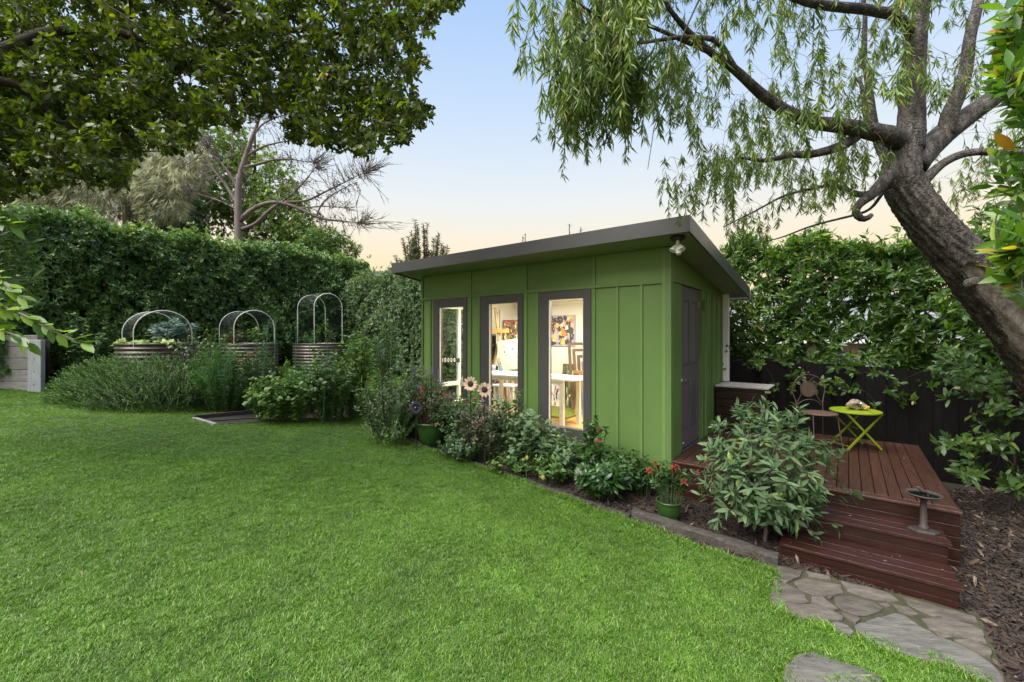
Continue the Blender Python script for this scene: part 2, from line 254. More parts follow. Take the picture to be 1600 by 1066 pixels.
class MB:
    def __init__(s): s.v = []; s.f = []; s.n = 0; s.smooth = False
    def add(s, vs, fs):
        s.v += [tuple(float(c) for c in v) for v in vs]; s.f += [tuple(i + s.n for i in f) for f in fs]; s.n = len(s.v); return s
    def box(s, x0, x1, y0, y1, z0, z1):
        return s.add([(x0, y0, z0), (x1, y0, z0), (x1, y1, z0), (x0, y1, z0), (x0, y0, z1), (x1, y0, z1), (x1, y1, z1), (x0, y1, z1)],
                     [(0, 3, 2, 1), (4, 5, 6, 7), (0, 1, 5, 4), (1, 2, 6, 5), (2, 3, 7, 6), (3, 0, 4, 7)])
    def bbox(s, x0, x1, y0, y1, z0, z1, b=.004):
        """box with chamfered vertical and horizontal edges (cheap)"""
        b = min(b, (x1 - x0) * .3, (y1 - y0) * .3, (z1 - z0) * .3)
        vs = []
        for z, i in ((z0, b), (z0 + b, 0), (z1 - b, 0), (z1, b)):
            vs += [(x0 + i + (b if not i else 0), y0 + i, z), (x1 - i - (b if not i else 0), y0 + i, z), (x1 - i, y0 + i + (b if not i else 0), z), (x1 - i, y1 - i - (b if not i else 0), z),
                   (x1 - i - (b if not i else 0), y1 - i, z), (x0 + i + (b if not i else 0), y1 - i, z), (x0 + i, y1 - i - (b if not i else 0), z), (x0 + i, y0 + i + (b if not i else 0), z)]
        fs = [tuple(range(7, -1, -1)), tuple(range(24, 32))]
        for k in range(3):
            for j in range(8): a = k * 8 + j; c = k * 8 + (j + 1) % 8; fs.append((a, c, c + 8, a + 8))
        return s.add(vs, fs)
    def prism(s, pts, h0, h1):        # polygon in xy, extruded in z
        n = len(pts); vs = [(p[0], p[1], h0) for p in pts] + [(p[0], p[1], h1) for p in pts]
        return s.add(vs, [tuple(range(n - 1, -1, -1)), tuple(range(n, 2 * n))] + [(i, (i + 1) % n, n + (i + 1) % n, n + i) for i in range(n)])
    def hull8(s, c):                  # eight corners, order as box
        return s.add(c, [(0, 3, 2, 1), (4, 5, 6, 7), (0, 1, 5, 4), (1, 2, 6, 5), (2, 3, 7, 6), (3, 0, 4, 7)])
    def tube(s, pts, r, seg=6, cap=True):
        pts = np.asarray(pts, float); n = len(pts); r = np.broadcast_to(np.asarray(r, float), (n,))
        t = nrm(np.gradient(pts, axis=0)); ref = np.array((0, 0, 1.)) if abs(t[:, 2]).mean() < .8 else np.array((1., 0, 0))
        a = nrm(np.cross(t, ref)); b_ = np.cross(t, a); th = np.arange(seg) / seg * 2 * np.pi
        ring = pts[:, None] + r[:, None, None] * (a[:, None] * np.cos(th)[None, :, None] + b_[:, None] * np.sin(th)[None, :, None])
        fs = [(i * seg + j, i * seg + (j + 1) % seg, (i + 1) * seg + (j + 1) % seg, (i + 1) * seg + j) for i in range(n - 1) for j in range(seg)]
        if cap and seg > 2: fs += [tuple(range(seg))[::-1], tuple(range((n - 1) * seg, n * seg))]
        return s.add(ring.reshape(-1, 3), fs)
    def lathe(s, prof, c=(0, 0, 0), seg=24, sx=1, sy=1, wob=None):
        n = len(prof); vs = []
        for (r, z) in prof:
            for j in range(seg):
                a = j / seg * 2 * math.pi; vs.append((c[0] + r * math.cos(a) * sx, c[1] + r * math.sin(a) * sy, c[2] + z))
        fs = [(i * seg + j, i * seg + (j + 1) % seg, (i + 1) * seg + (j + 1) % seg, (i + 1) * seg + j) for i in range(n - 1) for j in range(seg)]
        return s.add(vs, fs)
    def xf(s, M4):
        s.v = [tuple(M4 @ Vector(v)) for v in s.v]; return s
    def build(s, name, m, parent=None, world=False, smooth=False, loc=None):
        me = bpy.data.meshes.new(name); me.from_pydata(s.v, [], s.f); me.update()
        if smooth or s.smooth: me.polygons.foreach_set('use_smooth', [True] * len(me.polygons))
        return place(name, me, m, parent, world, loc)
def smooth_angle(o, a=40):
    me = o.data
    me.polygons.foreach_set('use_smooth', [True] * len(me.polygons)); me.set_sharp_from_angle(angle=R(a)); return o
def bevel(o, w=.004, seg=2):
    md = o.modifiers.new('bevel', 'BEVEL'); md.width = w; md.segments = seg; md.limit_method = 'ANGLE'; return o

# ------------------------------------------------------------------ leaf masses
def leafarrays(P, D, N, Lg, Wd, simple=False, fold=.18, droop=.10, wide=.45):
    D = nrm(D); S = nrm(np.cross(D, N)); N = np.cross(S, D); Lg = np.asarray(Lg)[:, None]; Wd = np.asarray(Wd)[:, None]
    base = P; l = P + D * Lg * wide - S * Wd / 2 + N * Wd * fold; r = P + D * Lg * wide + S * Wd / 2 + N * Wd * fold; tip = P + D * Lg - N * droop * Lg
    n = len(P)
    if simple:
        V = np.stack([base, l, tip, r], 1).reshape(-1, 3); idx = np.arange(n)[:, None] * 4
        Fc = np.concatenate([idx + np.array([0, 2, 1]), idx + np.array([0, 3, 2])], 1).reshape(-1, 3); k = 4
    else:
        a1 = P + D * Lg * .30 - N * droop * Lg * .05; a2 = P + D * Lg * .72 - N * droop * Lg * .45; h1, h2 = Wd * .44, Wd * .42
        V = np.stack([base, a1 - S * h1 + N * Wd * fold, a1 + S * h1 + N * Wd * fold * .2, a2 - S * h2 + N * Wd * fold * .3, a2 + S * h2 + N * Wd * fold * .9, tip], 1).reshape(-1, 3); idx = np.arange(n)[:, None] * 6
        Fc = np.concatenate([idx + np.array([0, 2, 1]), idx + np.array([1, 2, 4]), idx + np.array([1, 4, 3]), idx + np.array([3, 4, 5])], 1).reshape(-1, 3); k = 6
    return V, Fc, k
def leafmass(name, A, m, parent=None, simple=False, kind='stuff', **kw):
    """A = dict(P,D,N,L,W,rnd)"""
    V, Fc, k = leafarrays(A['P'], A['D'], A['N'], A['L'], A['W'], simple, **kw)
    me = bpy.data.meshes.new(name); me.vertices.add(len(V)); me.vertices.foreach_set('co', V.astype(np.float32).ravel())
    me.loops.add(len(Fc) * 3); me.loops.foreach_set('vertex_index', Fc.astype(np.int32).ravel())
    me.polygons.add(len(Fc)); me.polygons.foreach_set('loop_start', np.arange(0, len(Fc) * 3, 3, dtype=np.int32)); me.polygons.foreach_set('loop_total', np.full(len(Fc), 3, dtype=np.int32))
    me.update(calc_edges=True)
    at_ = me.attributes.new('rnd', 'FLOAT', 'POINT'); at_.data.foreach_set('value', np.repeat(A['rnd'], k).astype(np.float32))
    o = place(name, me, m, parent, True)
    if kind: o['kind'] = kind
    return o
def rosettes(A, axis, k, Ln, ratio=.4, spread=.9, back=.5, jit=.25, clump=None, rbias=0):
    """k leaves round each anchor A pointing along axis and outward"""
    n = len(A); A = np.repeat(A, k, 0); ax = np.repeat(nrm(axis), k, 0); m = n * k
    rad = nrm(np.cross(ax, nrm(RS.normal(size=(m, 3)))))
    sp_ = RS.uniform(.35, 1.0, m)[:, None] * spread
    D = nrm(ax * (1.05 - sp_) + rad * sp_ + RS.normal(size=(m, 3)) * jit * .4)
    Ls = Ln * RS.uniform(.6, 1.15, m)
    P = A - ax * (RS.uniform(0, 1, m) * Ln * back)[:, None] + RS.normal(size=(m, 3)) * Ln * .08
    N = nrm(ax + RS.normal(size=(m, 3)) * jit)
    c = np.repeat(RS.uniform(0, 1, n) if clump is None else clump, k)
    rnd = np.clip(c * .55 + RS.uniform(0, 1, m) ** 1.5 * .45 + rbias, 0, 1)
    return dict(P=P, D=D, N=N, L=Ls, W=Ls * ratio * RS.uniform(.8, 1.15, m), rnd=rnd)
def sub(A, idx): return {k: v[idx] for k, v in A.items()}
def cat_(*As): return {k: np.concatenate([a[k] for a in As]) for k in As[0]}
def grow(nodes, rads, anchors, r_tip=.002, taper=.010, bow=.12, pw=.25, npt=5):
    """thin branches: each anchor joins the nearest wood that is already there"""
    nodes = [np.asarray(p, float) for p in nodes]; rads = list(rads); root = nodes[0]
    cap = len(nodes) + len(anchors) * npt; NP = np.zeros((cap, 3)); NR = np.zeros(cap); NL = np.zeros(cap); k = len(nodes)
    NP[:k] = nodes; NR[:k] = rads; NL[:k] = np.linalg.norm(NP[:k] - root, axis=1); polys = []
    order = np.argsort(np.linalg.norm(anchors - root, axis=1))
    for i in order:
        A = anchors[i]; d = np.linalg.norm(NP[:k] - A, axis=1); j = int(np.argmin(d + pw * NL[:k])); P = NP[j]; dd = d[j]
        if dd < 1e-4: continue
        C = (P + A) / 2 + np.array((0, 0, bow * dd)) + RS.normal(size=3) * dd * .09
        t = np.linspace(0, 1, npt + 1)[:, None]; pts = (1 - t) ** 2 * P + 2 * t * (1 - t) * C + t * t * A + RS.normal(size=(npt + 1, 3)) * dd * .012 * (t * (1 - t)) * 4
        r0 = min(NR[j] * .8, r_tip + taper * dd); rr = np.linspace(r0, r_tip, npt + 1); polys.append((pts, rr))
        NP[k:k + npt] = pts[1:]; NR[k:k + npt] = rr[1:]; NL[k:k + npt] = NL[j] + np.linspace(dd / npt, dd, npt); k += npt
    return polys
def tubes(polys, seg=3):
    mb = MB(); 
    for p, r in polys: mb.tube(p, r, seg, cap=False)
    return mb
def resample(pts, rad, step):
    pts = np.asarray(pts, float); rad = np.asarray(rad, float)
    s = np.concatenate([[0], np.cumsum(np.linalg.norm(np.diff(pts, axis=0), axis=1))]); n = max(2, int(s[-1] / step) + 1); q = np.linspace(0, s[-1], n)
    # smooth (catmull like) via cubic-ish interpolation
    out = np.stack([np.interp(q, s, pts[:, i]) for i in range(3)], 1); r = np.interp(q, s, rad)
    for _ in range(3):
        out[1:-1] = (out[:-2] + 2 * out[1:-1] + out[2:]) / 4
    return out, r
def leaf_objects(parent, A, m, count, thick=False, fold=.18, droop=.12):
    """the nearest leaves as parts, each its own object sharing one mesh"""
    key = 'leafmesh_' + m
    if key not in bpy.data.meshes:
        me = bpy.data.meshes.new(key); xs = [0, .22, .5, .78, 1.0]; ws = [.06, .78, 1.0, .62, 0]; V = []; Fq = []
        for x, w_ in zip(xs, ws):
            dz = -droop * x * x
            V += [(x, -w_ / 2, dz + fold * w_ * .5), (x, 0, dz), (x, w_ / 2, dz + fold * w_ * .5)]
        for i in range(4):
            a = i * 3; Fq += [(a, a + 1, a + 4, a + 3), (a + 1, a + 2, a + 5, a + 4)]
        me.from_pydata(V, [], Fq); me.update(); me.polygons.foreach_set('use_smooth', [True] * len(me.polygons)); me.materials.append(M[m])
    me = bpy.data.meshes[key]; base = Vector(root_loc(parent))
    D = nrm(A['D']); S = nrm(np.cross(A['N'], D)); N = np.cross(D, S)
    for i in range(min(count, len(D))):
        o = bpy.data.objects.new('leaf', me); COL.objects.link(o); o.parent = parent
        X, Y, Z = D[i] * A['L'][i], S[i] * A['W'][i], N[i] * A['W'][i]; P = A['P'][i]
        o.matrix_local = Matrix(((X[0], Y[0], Z[0], P[0] - base[0]), (X[1], Y[1], Z[1], P[1] - base[1]), (X[2], Y[2], Z[2], P[2] - base[2]), (0, 0, 0, 1)))
def split_near(A, count):
    d = np.linalg.norm(A['P'] - np.array((0, 0, EYE)), axis=1) / A['L']; x = A['P'][:, 0] / A['P'][:, 1]; d = np.where(np.abs(x) > 1.2, 1e6, d)
    o = np.argsort(d); return sub(A, o[:count]), sub(A, o[count:])
def scatter(name, pts, variants, m, smin, smax, tilt=.3, kind='stuff', label=None, cat=None, aim=None):
    """instances of small source meshes on points (for stuff only)"""
    me = bpy.data.meshes.new(name); me.vertices.add(len(pts)); me.vertices.foreach_set('co', pts.astype(np.float32).ravel()); me.update()
    n = len(pts)
    rot = np.stack([RS.normal(size=n) * tilt, RS.normal(size=n) * tilt, RS.uniform(0, 6.283, n)], 1).astype(np.float32)
    a = me.attributes.new('rot', 'FLOAT_VECTOR', 'POINT'); a.data.foreach_set('vector', rot.ravel())
    a = me.attributes.new('scl', 'FLOAT', 'POINT'); a.data.foreach_set('value', RS.uniform(smin, smax, n).astype(np.float32))
    a = me.attributes.new('pick', 'INT', 'POINT'); a.data.foreach_set('value', RS.randint(0, len(variants), n).astype(np.int32))
    o = bpy.data.objects.new(name, me); COL.objects.link(o); me.materials.append(M[m])
    gt = bpy.data.node_groups.new(name, 'GeometryNodeTree'); gt.interface.new_socket('Geometry', in_out='INPUT', socket_type='NodeSocketGeometry'); gt.interface.new_socket('Geometry', in_out='OUTPUT', socket_type='NodeSocketGeometry')
    N_ = gt.nodes; Lk = gt.links; gi = N_.new('NodeGroupInput'); go = N_.new('NodeGroupOutput')
    m2p = N_.new('GeometryNodeMeshToPoints'); iop = N_.new('GeometryNodeInstanceOnPoints'); g2i = N_.new('GeometryNodeGeometryToInstance')
    for v in reversed(variants):
        oi = N_.new('GeometryNodeObjectInfo'); oi.inputs['Object'].default_value = v; oi.inputs['As Instance'].default_value = False
        g1 = N_.new('GeometryNodeSetMaterial'); g1.inputs['Material'].default_value = M[m]
        Lk.new(oi.outputs['Geometry'], g1.inputs[0]); Lk.new(g1.outputs[0], g2i.inputs[0])
    def attr(nm, ty):
        q = N_.new('GeometryNodeInputNamedAttribute'); q.data_type = ty; q.inputs['Name'].default_value = nm; return q.outputs['Attribute']
    Lk.new(gi.outputs[0], m2p.inputs[0]); Lk.new(m2p.outputs[0], iop.inputs['Points']); Lk.new(g2i.outputs[0], iop.inputs['Instance'])
    iop.inputs['Pick Instance'].default_value = True
    Lk.new(attr('pick', 'INT'), iop.inputs['Instance Index']); Lk.new(attr('rot', 'FLOAT_VECTOR'), iop.inputs['Rotation']); Lk.new(attr('scl', 'FLOAT'), iop.inputs['Scale'])
    Lk.new(iop.outputs[0], go.inputs[0]); md = o.modifiers.new('scatter', 'NODES'); md.node_group = gt
    return tag(o, label, cat, kind=kind)
def source(mesh_name, V, Fc, rnd):
    me = bpy.data.meshes.new(mesh_name); me.from_pydata([tuple(map(float, v)) for v in V], [], [tuple(map(int, f)) for f in Fc]); me.update()
    a = me.attributes.new('rnd', 'FLOAT', 'POINT'); a.data.foreach_set('value', np.asarray(rnd, np.float32)); return bpy.data.objects.new(mesh_name, me)

# ================================================================== THE GROUND
xs = np.concatenate([[-300, -120, -60, -30, -20], np.arange(-15, 12, .4), [12, 16, 24, 50, 120, 300]]); ys = np.concatenate([[-300, -100, -40, -15], np.arange(-8, 18, .4), [20, 26, 40, 80, 160, 400]])
X, Y = np.meshgrid(xs, ys); Z = gz(X, Y)
mb = MB(); mb.v = [tuple(p) for p in np.stack([X.ravel(), Y.ravel(), Z.ravel()], 1)]; nx = len(xs)
mb.f = [(j * nx + i, j * nx + i + 1, (j + 1) * nx + i + 1, (j + 1) * nx + i) for j in range(len(ys) - 1) for i in range(nx - 1)]
ground = mb.build('ground', 'mulch', smooth=True); tag(ground, 'brown mulch and soil between the lawn, the beds and the fence', kind='structure')
# lawn outline (right-hand edge follows the border, the sleepers and the paving)
edge_px = [(563, 652), (575, 672), (610, 684), (660, 702), (710, 718), (772, 739), (810, 753), (885, 782), (960, 808), (990, 818), (1057, 846), (1125, 868), (1212, 896), (1200, 941), (1217, 963), (1277, 980), (1336, 998), (1375, 1015), (1431, 1033), (1482, 1044), (1540, 1066)]
edge = [tuple(gp(*p)[:2]) for p in edge_px]
bedF, bedE, bedR = gp(337, 665), gp(303, 655), gp(565, 650)
lawn_poly = edge + [(2.9, 1.6), (3.6, .2), (3.6, -4), (-12, -4), (-12, 12.5), (-2.6, 12.5), (-2.6, 8.4)]
gb = (bedR - bedF)[:2]; bedback = (bedE[:2] + (-.25, 1.9)); bed_poly = [tuple(bedF[:2]), tuple(bedR[:2]), tuple(bedR[:2] + (.1, 1.3)), (-3.3, 8.6), (-5.0, 8.2), (-4.6, 7.4), tuple(bedE[:2])]
rosebed = [gp(95, 626)[:2], gp(330, 630)[:2], gp(395, 632)[:2], (-4.6, 8.1), (-6.0, 8.3), (-8.2, 7.8)]
step_poly = [gp(1150 + x / 3.556, 840 + y / 3.556)[:2] for x, y in [(262, 800), (272, 735), (345, 676), (425, 664), (565, 712), (690, 752), (800, 792), (830, 860), (270, 860)]]
def onlawn(x, y): return inpoly(x, y, lawn_poly) & ~inpoly(x, y, bed_poly) & ~inpoly(x, y, rosebed) & ~inpoly(x, y, step_poly)
s = .08; gx = np.arange(-12, 4, s); gy = np.arange(-2, 12.5, s); XX, YY = np.meshgrid(gx, gy); ok = onlawn(XX + s / 2, YY + s / 2)
ids = {}; mb = MB()
def vid(i, j):
    if (i, j) not in ids:
        ids[(i, j)] = len(mb.v); x, y = gx[0] + i * s, gy[0] + j * s; mb.v.append((x, y, float(gz(x, y)) + .008))
    return ids[(i, j)]
for j, i in zip(*np.nonzero(ok)): mb.f.append((vid(i, j), vid(i + 1, j), vid(i + 1, j + 1), vid(i, j + 1)))
lawn = mb.build('lawn', 'turf_base', smooth=True); tag(lawn, 'mown green lawn sloping gently up towards the back of the garden', kind='structure')
# grass tufts
srcs = []
for q in range(5):
    nb = 64; V = []; Fc = []; rn = []
    for b_ in range(nb):
        a = RS.uniform(0, 6.28); rr = .05 * math.sqrt(RS.uniform()); x, y = rr * math.cos(a), rr * math.sin(a); h = RS.uniform(.007, .019); ln = RS.uniform(.5, 2.2) * h; da = RS.uniform(0, 6.28); wv = .0013
        wx, wy = -math.sin(da) * wv, math.cos(da) * wv; dx, dy = math.cos(da) * ln, math.sin(da) * ln; k = len(V); c = RS.uniform(0, 1) ** 1.6 if RS.rand() < .96 else 1.0
        V += [(x - wx, y - wy, 0), (x + wx, y + wy, 0), (x + dx * .4 + wx * .8, y + dy * .4 + wy * .8, h * .6), (x + dx * .4 - wx * .8, y + dy * .4 - wy * .8, h * .6), (x + dx, y + dy, h)]
        Fc += [(k, k + 1, k + 2), (k, k + 2, k + 3), (k + 3, k + 2, k + 4)]; rn += [c] * 5
    srcs.append(source('grass_tuft_mesh', V, Fc, rn))
def lawn_points(n, x0, x1, y0, y1):
    x = RS.uniform(x0, x1, n); y = RS.uniform(y0, y1, n); k = onlawn(x, y) & (np.abs(x) < 1.35 * y + 1.2) & (y > .8); x, y = x[k], y[k]
    return np.stack([x, y, gz(x, y) + .006], 1)
gpts = np.concatenate([lawn_points(72000, -6, 4, .8, 5), lawn_points(75000, -12, 1, 4.8, 12.4)])
scatter('grass', gpts, srcs, 'grass_blade', .7, 1.1, .15, label='short dense green lawn grass', cat='grass')
# untrimmed grass along the edges
en = []
for (x1, y1), (x2, y2) in zip(edge[:-1], edge[1:]):
    k = int(math.hypot(x2 - x1, y2 - y1) * 110); t = RS.uniform(0, 1, k); o = RS.normal(size=(k, 2)) * .018
    x = x1 + (x2 - x1) * t + o[:, 0] - .012; y = y1 + (y2 - y1) * t + o[:, 1] - .012; en.append(np.stack([x, y, gz(x, y) + .004], 1))
for poly in (step_poly,):
    for a, b_ in zip(poly, list(poly[1:]) + [poly[0]]):
        k = int(np.linalg.norm(np.subtract(b_, a)) * 100); t = RS.uniform(0, 1, (k, 1)); p = a + (np.array(b_) - a) * t + RS.normal(size=(k, 2)) * .012; en.append(np.c_[p, gz(p[:, 0], p[:, 1]) + .004])
scatter('edge_grass', np.concatenate(en), srcs, 'grass_blade', .9, 1.6, .3, label='longer uncut grass along the lawn edge and stepping stone', cat='grass')

# mulch chips, leaf litter
chips = []
for q in range(4):
    a, b_, c_ = RS.uniform(.012, .028), RS.uniform(.004, .009), RS.uniform(.002, .005)
    V = [(-a, -b_ * .6, 0), (a * .9, -b_, 0), (a, b_ * .7, 0), (-a * .8, b_, 0), (-a * .9, -b_ * .5, c_ * 2), (a * .8, -b_ * .8, c_ * 1.5), (a * .85, b_ * .5, c_ * 2.4), (-a * .7, b_ * .8, c_ * 1.6)]
    chips.append(source('chip_mesh', V, [(4, 5, 6, 7), (0, 1, 5, 4), (1, 2, 6, 5), (2, 3, 7, 6), (3, 0, 4, 7)], [RS.uniform(0, .75)] * 8))
leafs = []
for q in range(3):
    A = dict(P=np.zeros((1, 3)), D=np.array([[1., 0, 0]]), N=np.array([[0, .3 * q, 1.]]), L=np.array([RS.uniform(.04, .075)]), W=np.array([RS.uniform(.010, .020)]))
    V, Fc, k = leafarrays(A['P'], A['D'], A['N'], A['L'], A['W'], fold=.5, droop=-.15); leafs.append(source('dead_leaf_mesh', V, Fc, [.45 + .25 * q] * len(V)))
def soil_points(n, x0, x1, y0, y1, cond=None):
    x = RS.uniform(x0, x1, n); y = RS.uniform(y0, y1, n); k = ~onlawn(x, y) & (y > .9)
    if cond is not None: k &= cond(x, y)
    x, y = x[k], y[k]; return np.stack([x, y, gz(x, y) + RS.uniform(.002, .016, len(x))], 1)
pv = [gp(1150 + x / 3.556, 840 + y / 3.556)[:2] for x, y in [(225, 160), (1345, 430), (1425, 600), (1510, 840), (1400, 840), (1000, 700), (640, 570), (430, 500), (230, 440), (170, 360)]]
notpav = lambda x, y: ~inpoly(x, y, pv) & ~inpoly(x, y, step_poly)
right = lambda x, y: notpav(x, y) & (x > 2.2)
bord = lambda x, y: notpav(x, y) & (x <= 2.4)
scatter('wood_mulch', np.concatenate([soil_points(26000, 2.2, 6.5, 1.2, 5.2, right), soil_points(14000, -3, 2.6, 3.2, 7.6, bord)]), chips, 'leaf_litter', .7, 1.6, .3, label='brown wood chip mulch over the beds', cat='mulch')
scatter('leaf_litter', np.concatenate([soil_points(4200, 2.2, 6.5, 1.2, 5.2, right), soil_points(1400, -2.8, 2.6, 3.2, 7.6, bord)]), leafs, 'leaf_litter', .7, 1.5, .5, label='dead curled leaves lying on the mulch', cat='leaves')

fp = lawn_points(420, -8, 4, 1.2, 9); fp[:, 2] += .016; scatter('fallen_leaves', fp, leafs, 'leaf_litter', .25, .6, .5, label='few small dry leaves fallen on the lawn', cat='leaves')
# ================================================================== CRAZY PAVING
root = empty('stone_paving', (*gp(1300, 960)[:2], 0), label='crazy paving of brown and grey flagstones at the foot of the steps', cat='paving')
def C6(x, y): return gp(1150 + x / 3.556, 840 + y / 3.556)[:2]
mb = MB(); pc = np.mean(pv, 0)
n_ = len(pv); mb.v = [(*pc, float(gz(*pc)) + .014)] + [(*p, float(gz(*p)) + .014) for p in pv] + [(*p, float(gz(*p)) - .03) for p in pv]
mb.f = [(0, 1 + i, 1 + (i + 1) % n_) for i in range(n_)] + [(1 + i, 1 + n_ + i, 1 + n_ + (i + 1) % n_, 1 + (i + 1) % n_) for i in range(n_)]; mb.build('joint_bed', 'joint_sand', root, True)
def stone(pts, m, h, parent, name='stone', label=None):
    P = np.array([C6(*p) for p in pts]); out = []
    for a, b_ in zip(P, np.roll(P, -1, 0)):
        k = max(1, int(np.linalg.norm(b_ - a) / .045))
        for i in range(k): out.append(a + (b_ - a) * i / k + (RS.normal(size=2) * .0045 if i else 0))
    out = np.array(out); c = out.mean(0)
    if np.sum(out[:, 0] * np.roll(out[:, 1], -1) - np.roll(out[:, 0], -1) * out[:, 1]) < 0: out = out[::-1]
    # rings: bottom, top edge, chamfer, inner with height wobble
    n = len(out); mb = MB(); rings = []
    for f_, z in ((1, -.01), (1, h - .006), (.975, h), (.6, h + .002), (.25, h + .001)):
        pr = c + (out - c) * f_; zz = z + gz(pr[:, 0], pr[:, 1]) + (RS.normal(size=n) * .0012 if f_ < 1 else 0) + np.zeros(n); rings.append(np.c_[pr, zz])
    mb.v = [tuple(p) for r_ in rings for p in r_]
    for k in range(len(rings) - 1): mb.f += [(k * n + i, k * n + (i + 1) % n, (k + 1) * n + (i + 1) % n, (k + 1) * n + i) for i in range(n)]
    mb.f.append(tuple(range((len(rings) - 1) * n, len(rings) * n)))
    o = mb.build(name, m, parent, parent is not None); smooth_angle(o, 30)
    if label: o['label'] = label
    return o
stones = [[(230, 175), (370, 205), (355, 240), (280, 268), (215, 240)], [(385, 207), (520, 238), (530, 262), (400, 232)], [(320, 268), (385, 245), (585, 285), (600, 330), (530, 345), (430, 340), (350, 305)],
 [(205, 265), (265, 270), (385, 330), (410, 385), (340, 388), (190, 358)], [(190, 375), (240, 378), (340, 397), (450, 395), (600, 462), (590, 482), (470, 490), (380, 470), (250, 425)],
 [(420, 350), (480, 352), (570, 420), (545, 428), (470, 400), (418, 378)], [(545, 360), (640, 345), (770, 385), (820, 417), (770, 445), (680, 455), (590, 425), (545, 390)], [(580, 437), (612, 442), (695, 470), (665, 495), (620, 470)],
 [(530, 500), (560, 490), (620, 512), (655, 550), (640, 565), (540, 530)], [(580, 265), (700, 290), (850, 330), (905, 375), (850, 380), (730, 358), (620, 318)], [(790, 386), (840, 384), (858, 400), (838, 410)],
 [(865, 392), (960, 410), (1015, 450), (980, 458), (900, 430)], [(928, 355), (1100, 400), (1330, 465), (1350, 500), (1250, 488), (1100, 462), (960, 400)], [(1030, 475), (1150, 468), (1300, 502), (1370, 540), (1395, 608), (1230, 572), (1070, 528)],
 [(1100, 545), (1205, 577), (1160, 582), (1120, 565)], [(1210, 592), (1300, 590), (1420, 650), (1415, 690), (1320, 652)], [(655, 510), (880, 440), (930, 450), (1030, 520), (1120, 577), (1200, 602), (1325, 660), (1425, 730), (1480, 790), (1490, 830), (1420, 830), (1180, 725), (1000, 690), (860, 640), (720, 580)], [(505, 345), (540, 345), (530, 358), (508, 358)]]
for i, p in enumerate(stones):
    stone(p, 'stone_b' if i in (16, 8) else 'stone_a', .026 + .006 * RS.rand(), root, label='large grey slab with layered grain' if i == 16 else None)
st = stone([(262, 800), (272, 735), (345, 676), (425, 664), (565, 712), (690, 752), (800, 792), (830, 860), (270, 860)], 'stone_b', .03, None, 'stepping_stone')
tag(st, 'single flat grey stepping stone set into the lawn below the paving', 'stepping stone')

# ================================================================== BORDER SLEEPERS
root = empty('sleeper_edging', (*gp(1100, 850)[:2], float(gp(1100, 850)[2])), label='dark weathered timber sleepers edging the border beside the lawn', cat='garden edging')
sl = [gp(*p) for p in [(563, 652), (668, 703), (784, 742), (985, 812), (1218, 889)]]
for i, (a, b_) in enumerate(zip(sl[:-1], sl[1:])):
    d = nrm((b_ - a)[None])[0][:2]; nn = np.array((-d[1], d[0])); 
    if nn @ np.array((.6, .8)) < 0: nn = -nn
    k = 14; wd = .11 if i >= 3 else .06; ht = (.085 if i >= 3 else .03); rows = []
    for j in range(k + 1):
        p = a[:2] + (b_ - a)[:2] * (j / k * .985 + .005); z = float(gz(*p)); o1, o2, o3 = RS.normal(size=3) * .004
        rows.append([(*(p + nn * o1), z - .06), (*(p + nn * (.004 + o1)), z + ht - .012 + o2), (*(p + nn * .016), z + ht + o3), (*(p + nn * (wd * .5)), z + ht + .004 + o2), (*(p + nn * (wd - .014)), z + ht + o1), (*(p + nn * wd), z + ht - .012), (*(p + nn * wd), z - .06)])
    mb = MB(); m_ = 7; mb.v = [q for r_ in rows for q in r_]
    for j in range(k): mb.f += [(j * m_ + q, (j + 1) * m_ + q, (j + 1) * m_ + q + 1, j * m_ + q + 1) for q in range(m_ - 1)]
    mb.f += [tuple(range(m_))[::-1], tuple(range(k * m_, k * m_ + m_))]
    smooth_angle(mb.build('sleeper', 'sleeper_dark', root, True), 35)

# sunken timber-edged bed
root = empty('timber_garden_bed', bedF, label='low timber edging round dark soil in the lawn below the vegetable plants', cat='garden edging')
def plank_w(a, b_, w_, h, m, name='plank', zo=0):
    d = nrm((b_ - a)[None, :2])[0]; nn = np.array((-d[1], d[0])) * w_ / 2; mb = MB()
    mb.hull8([(*(a[:2] - nn), a[2] - .1), (*(b_[:2] - nn), b_[2] - .1), (*(b_[:2] + nn), b_[2] - .1), (*(a[:2] + nn), a[2] - .1), (*(a[:2] - nn), a[2] + h), (*(b_[:2] - nn), b_[2] + h), (*(b_[:2] + nn), b_[2] + h), (*(a[:2] + nn), a[2] + h)])
    return mb.build(name, m, root, True)
bk1 = gp(400, 646); plank_w(bedE, bedF, .05, .03, 'weathered'); plank_w(bedF, bedR, .045, .022, 'sleeper_dark'); plank_w(bedE, bk1, .06, .06, 'sleeper_dark'); bk = (bedE + bedF) / 2; bk2 = (bk1 + bedR) / 2; bk2 = gp(430, 652); bk[2] += .0; plank_w(bk, bk2, .03, .02, 'sleeper_dark')
mb = MB(); n_ = len(bed_poly); mb.v = [(x, y, float(gz(x, y)) + .005) for x, y in bed_poly]; mb.f = [tuple(range(n_))]; mb.build('bed_soil', 'soil_dark', root, True)

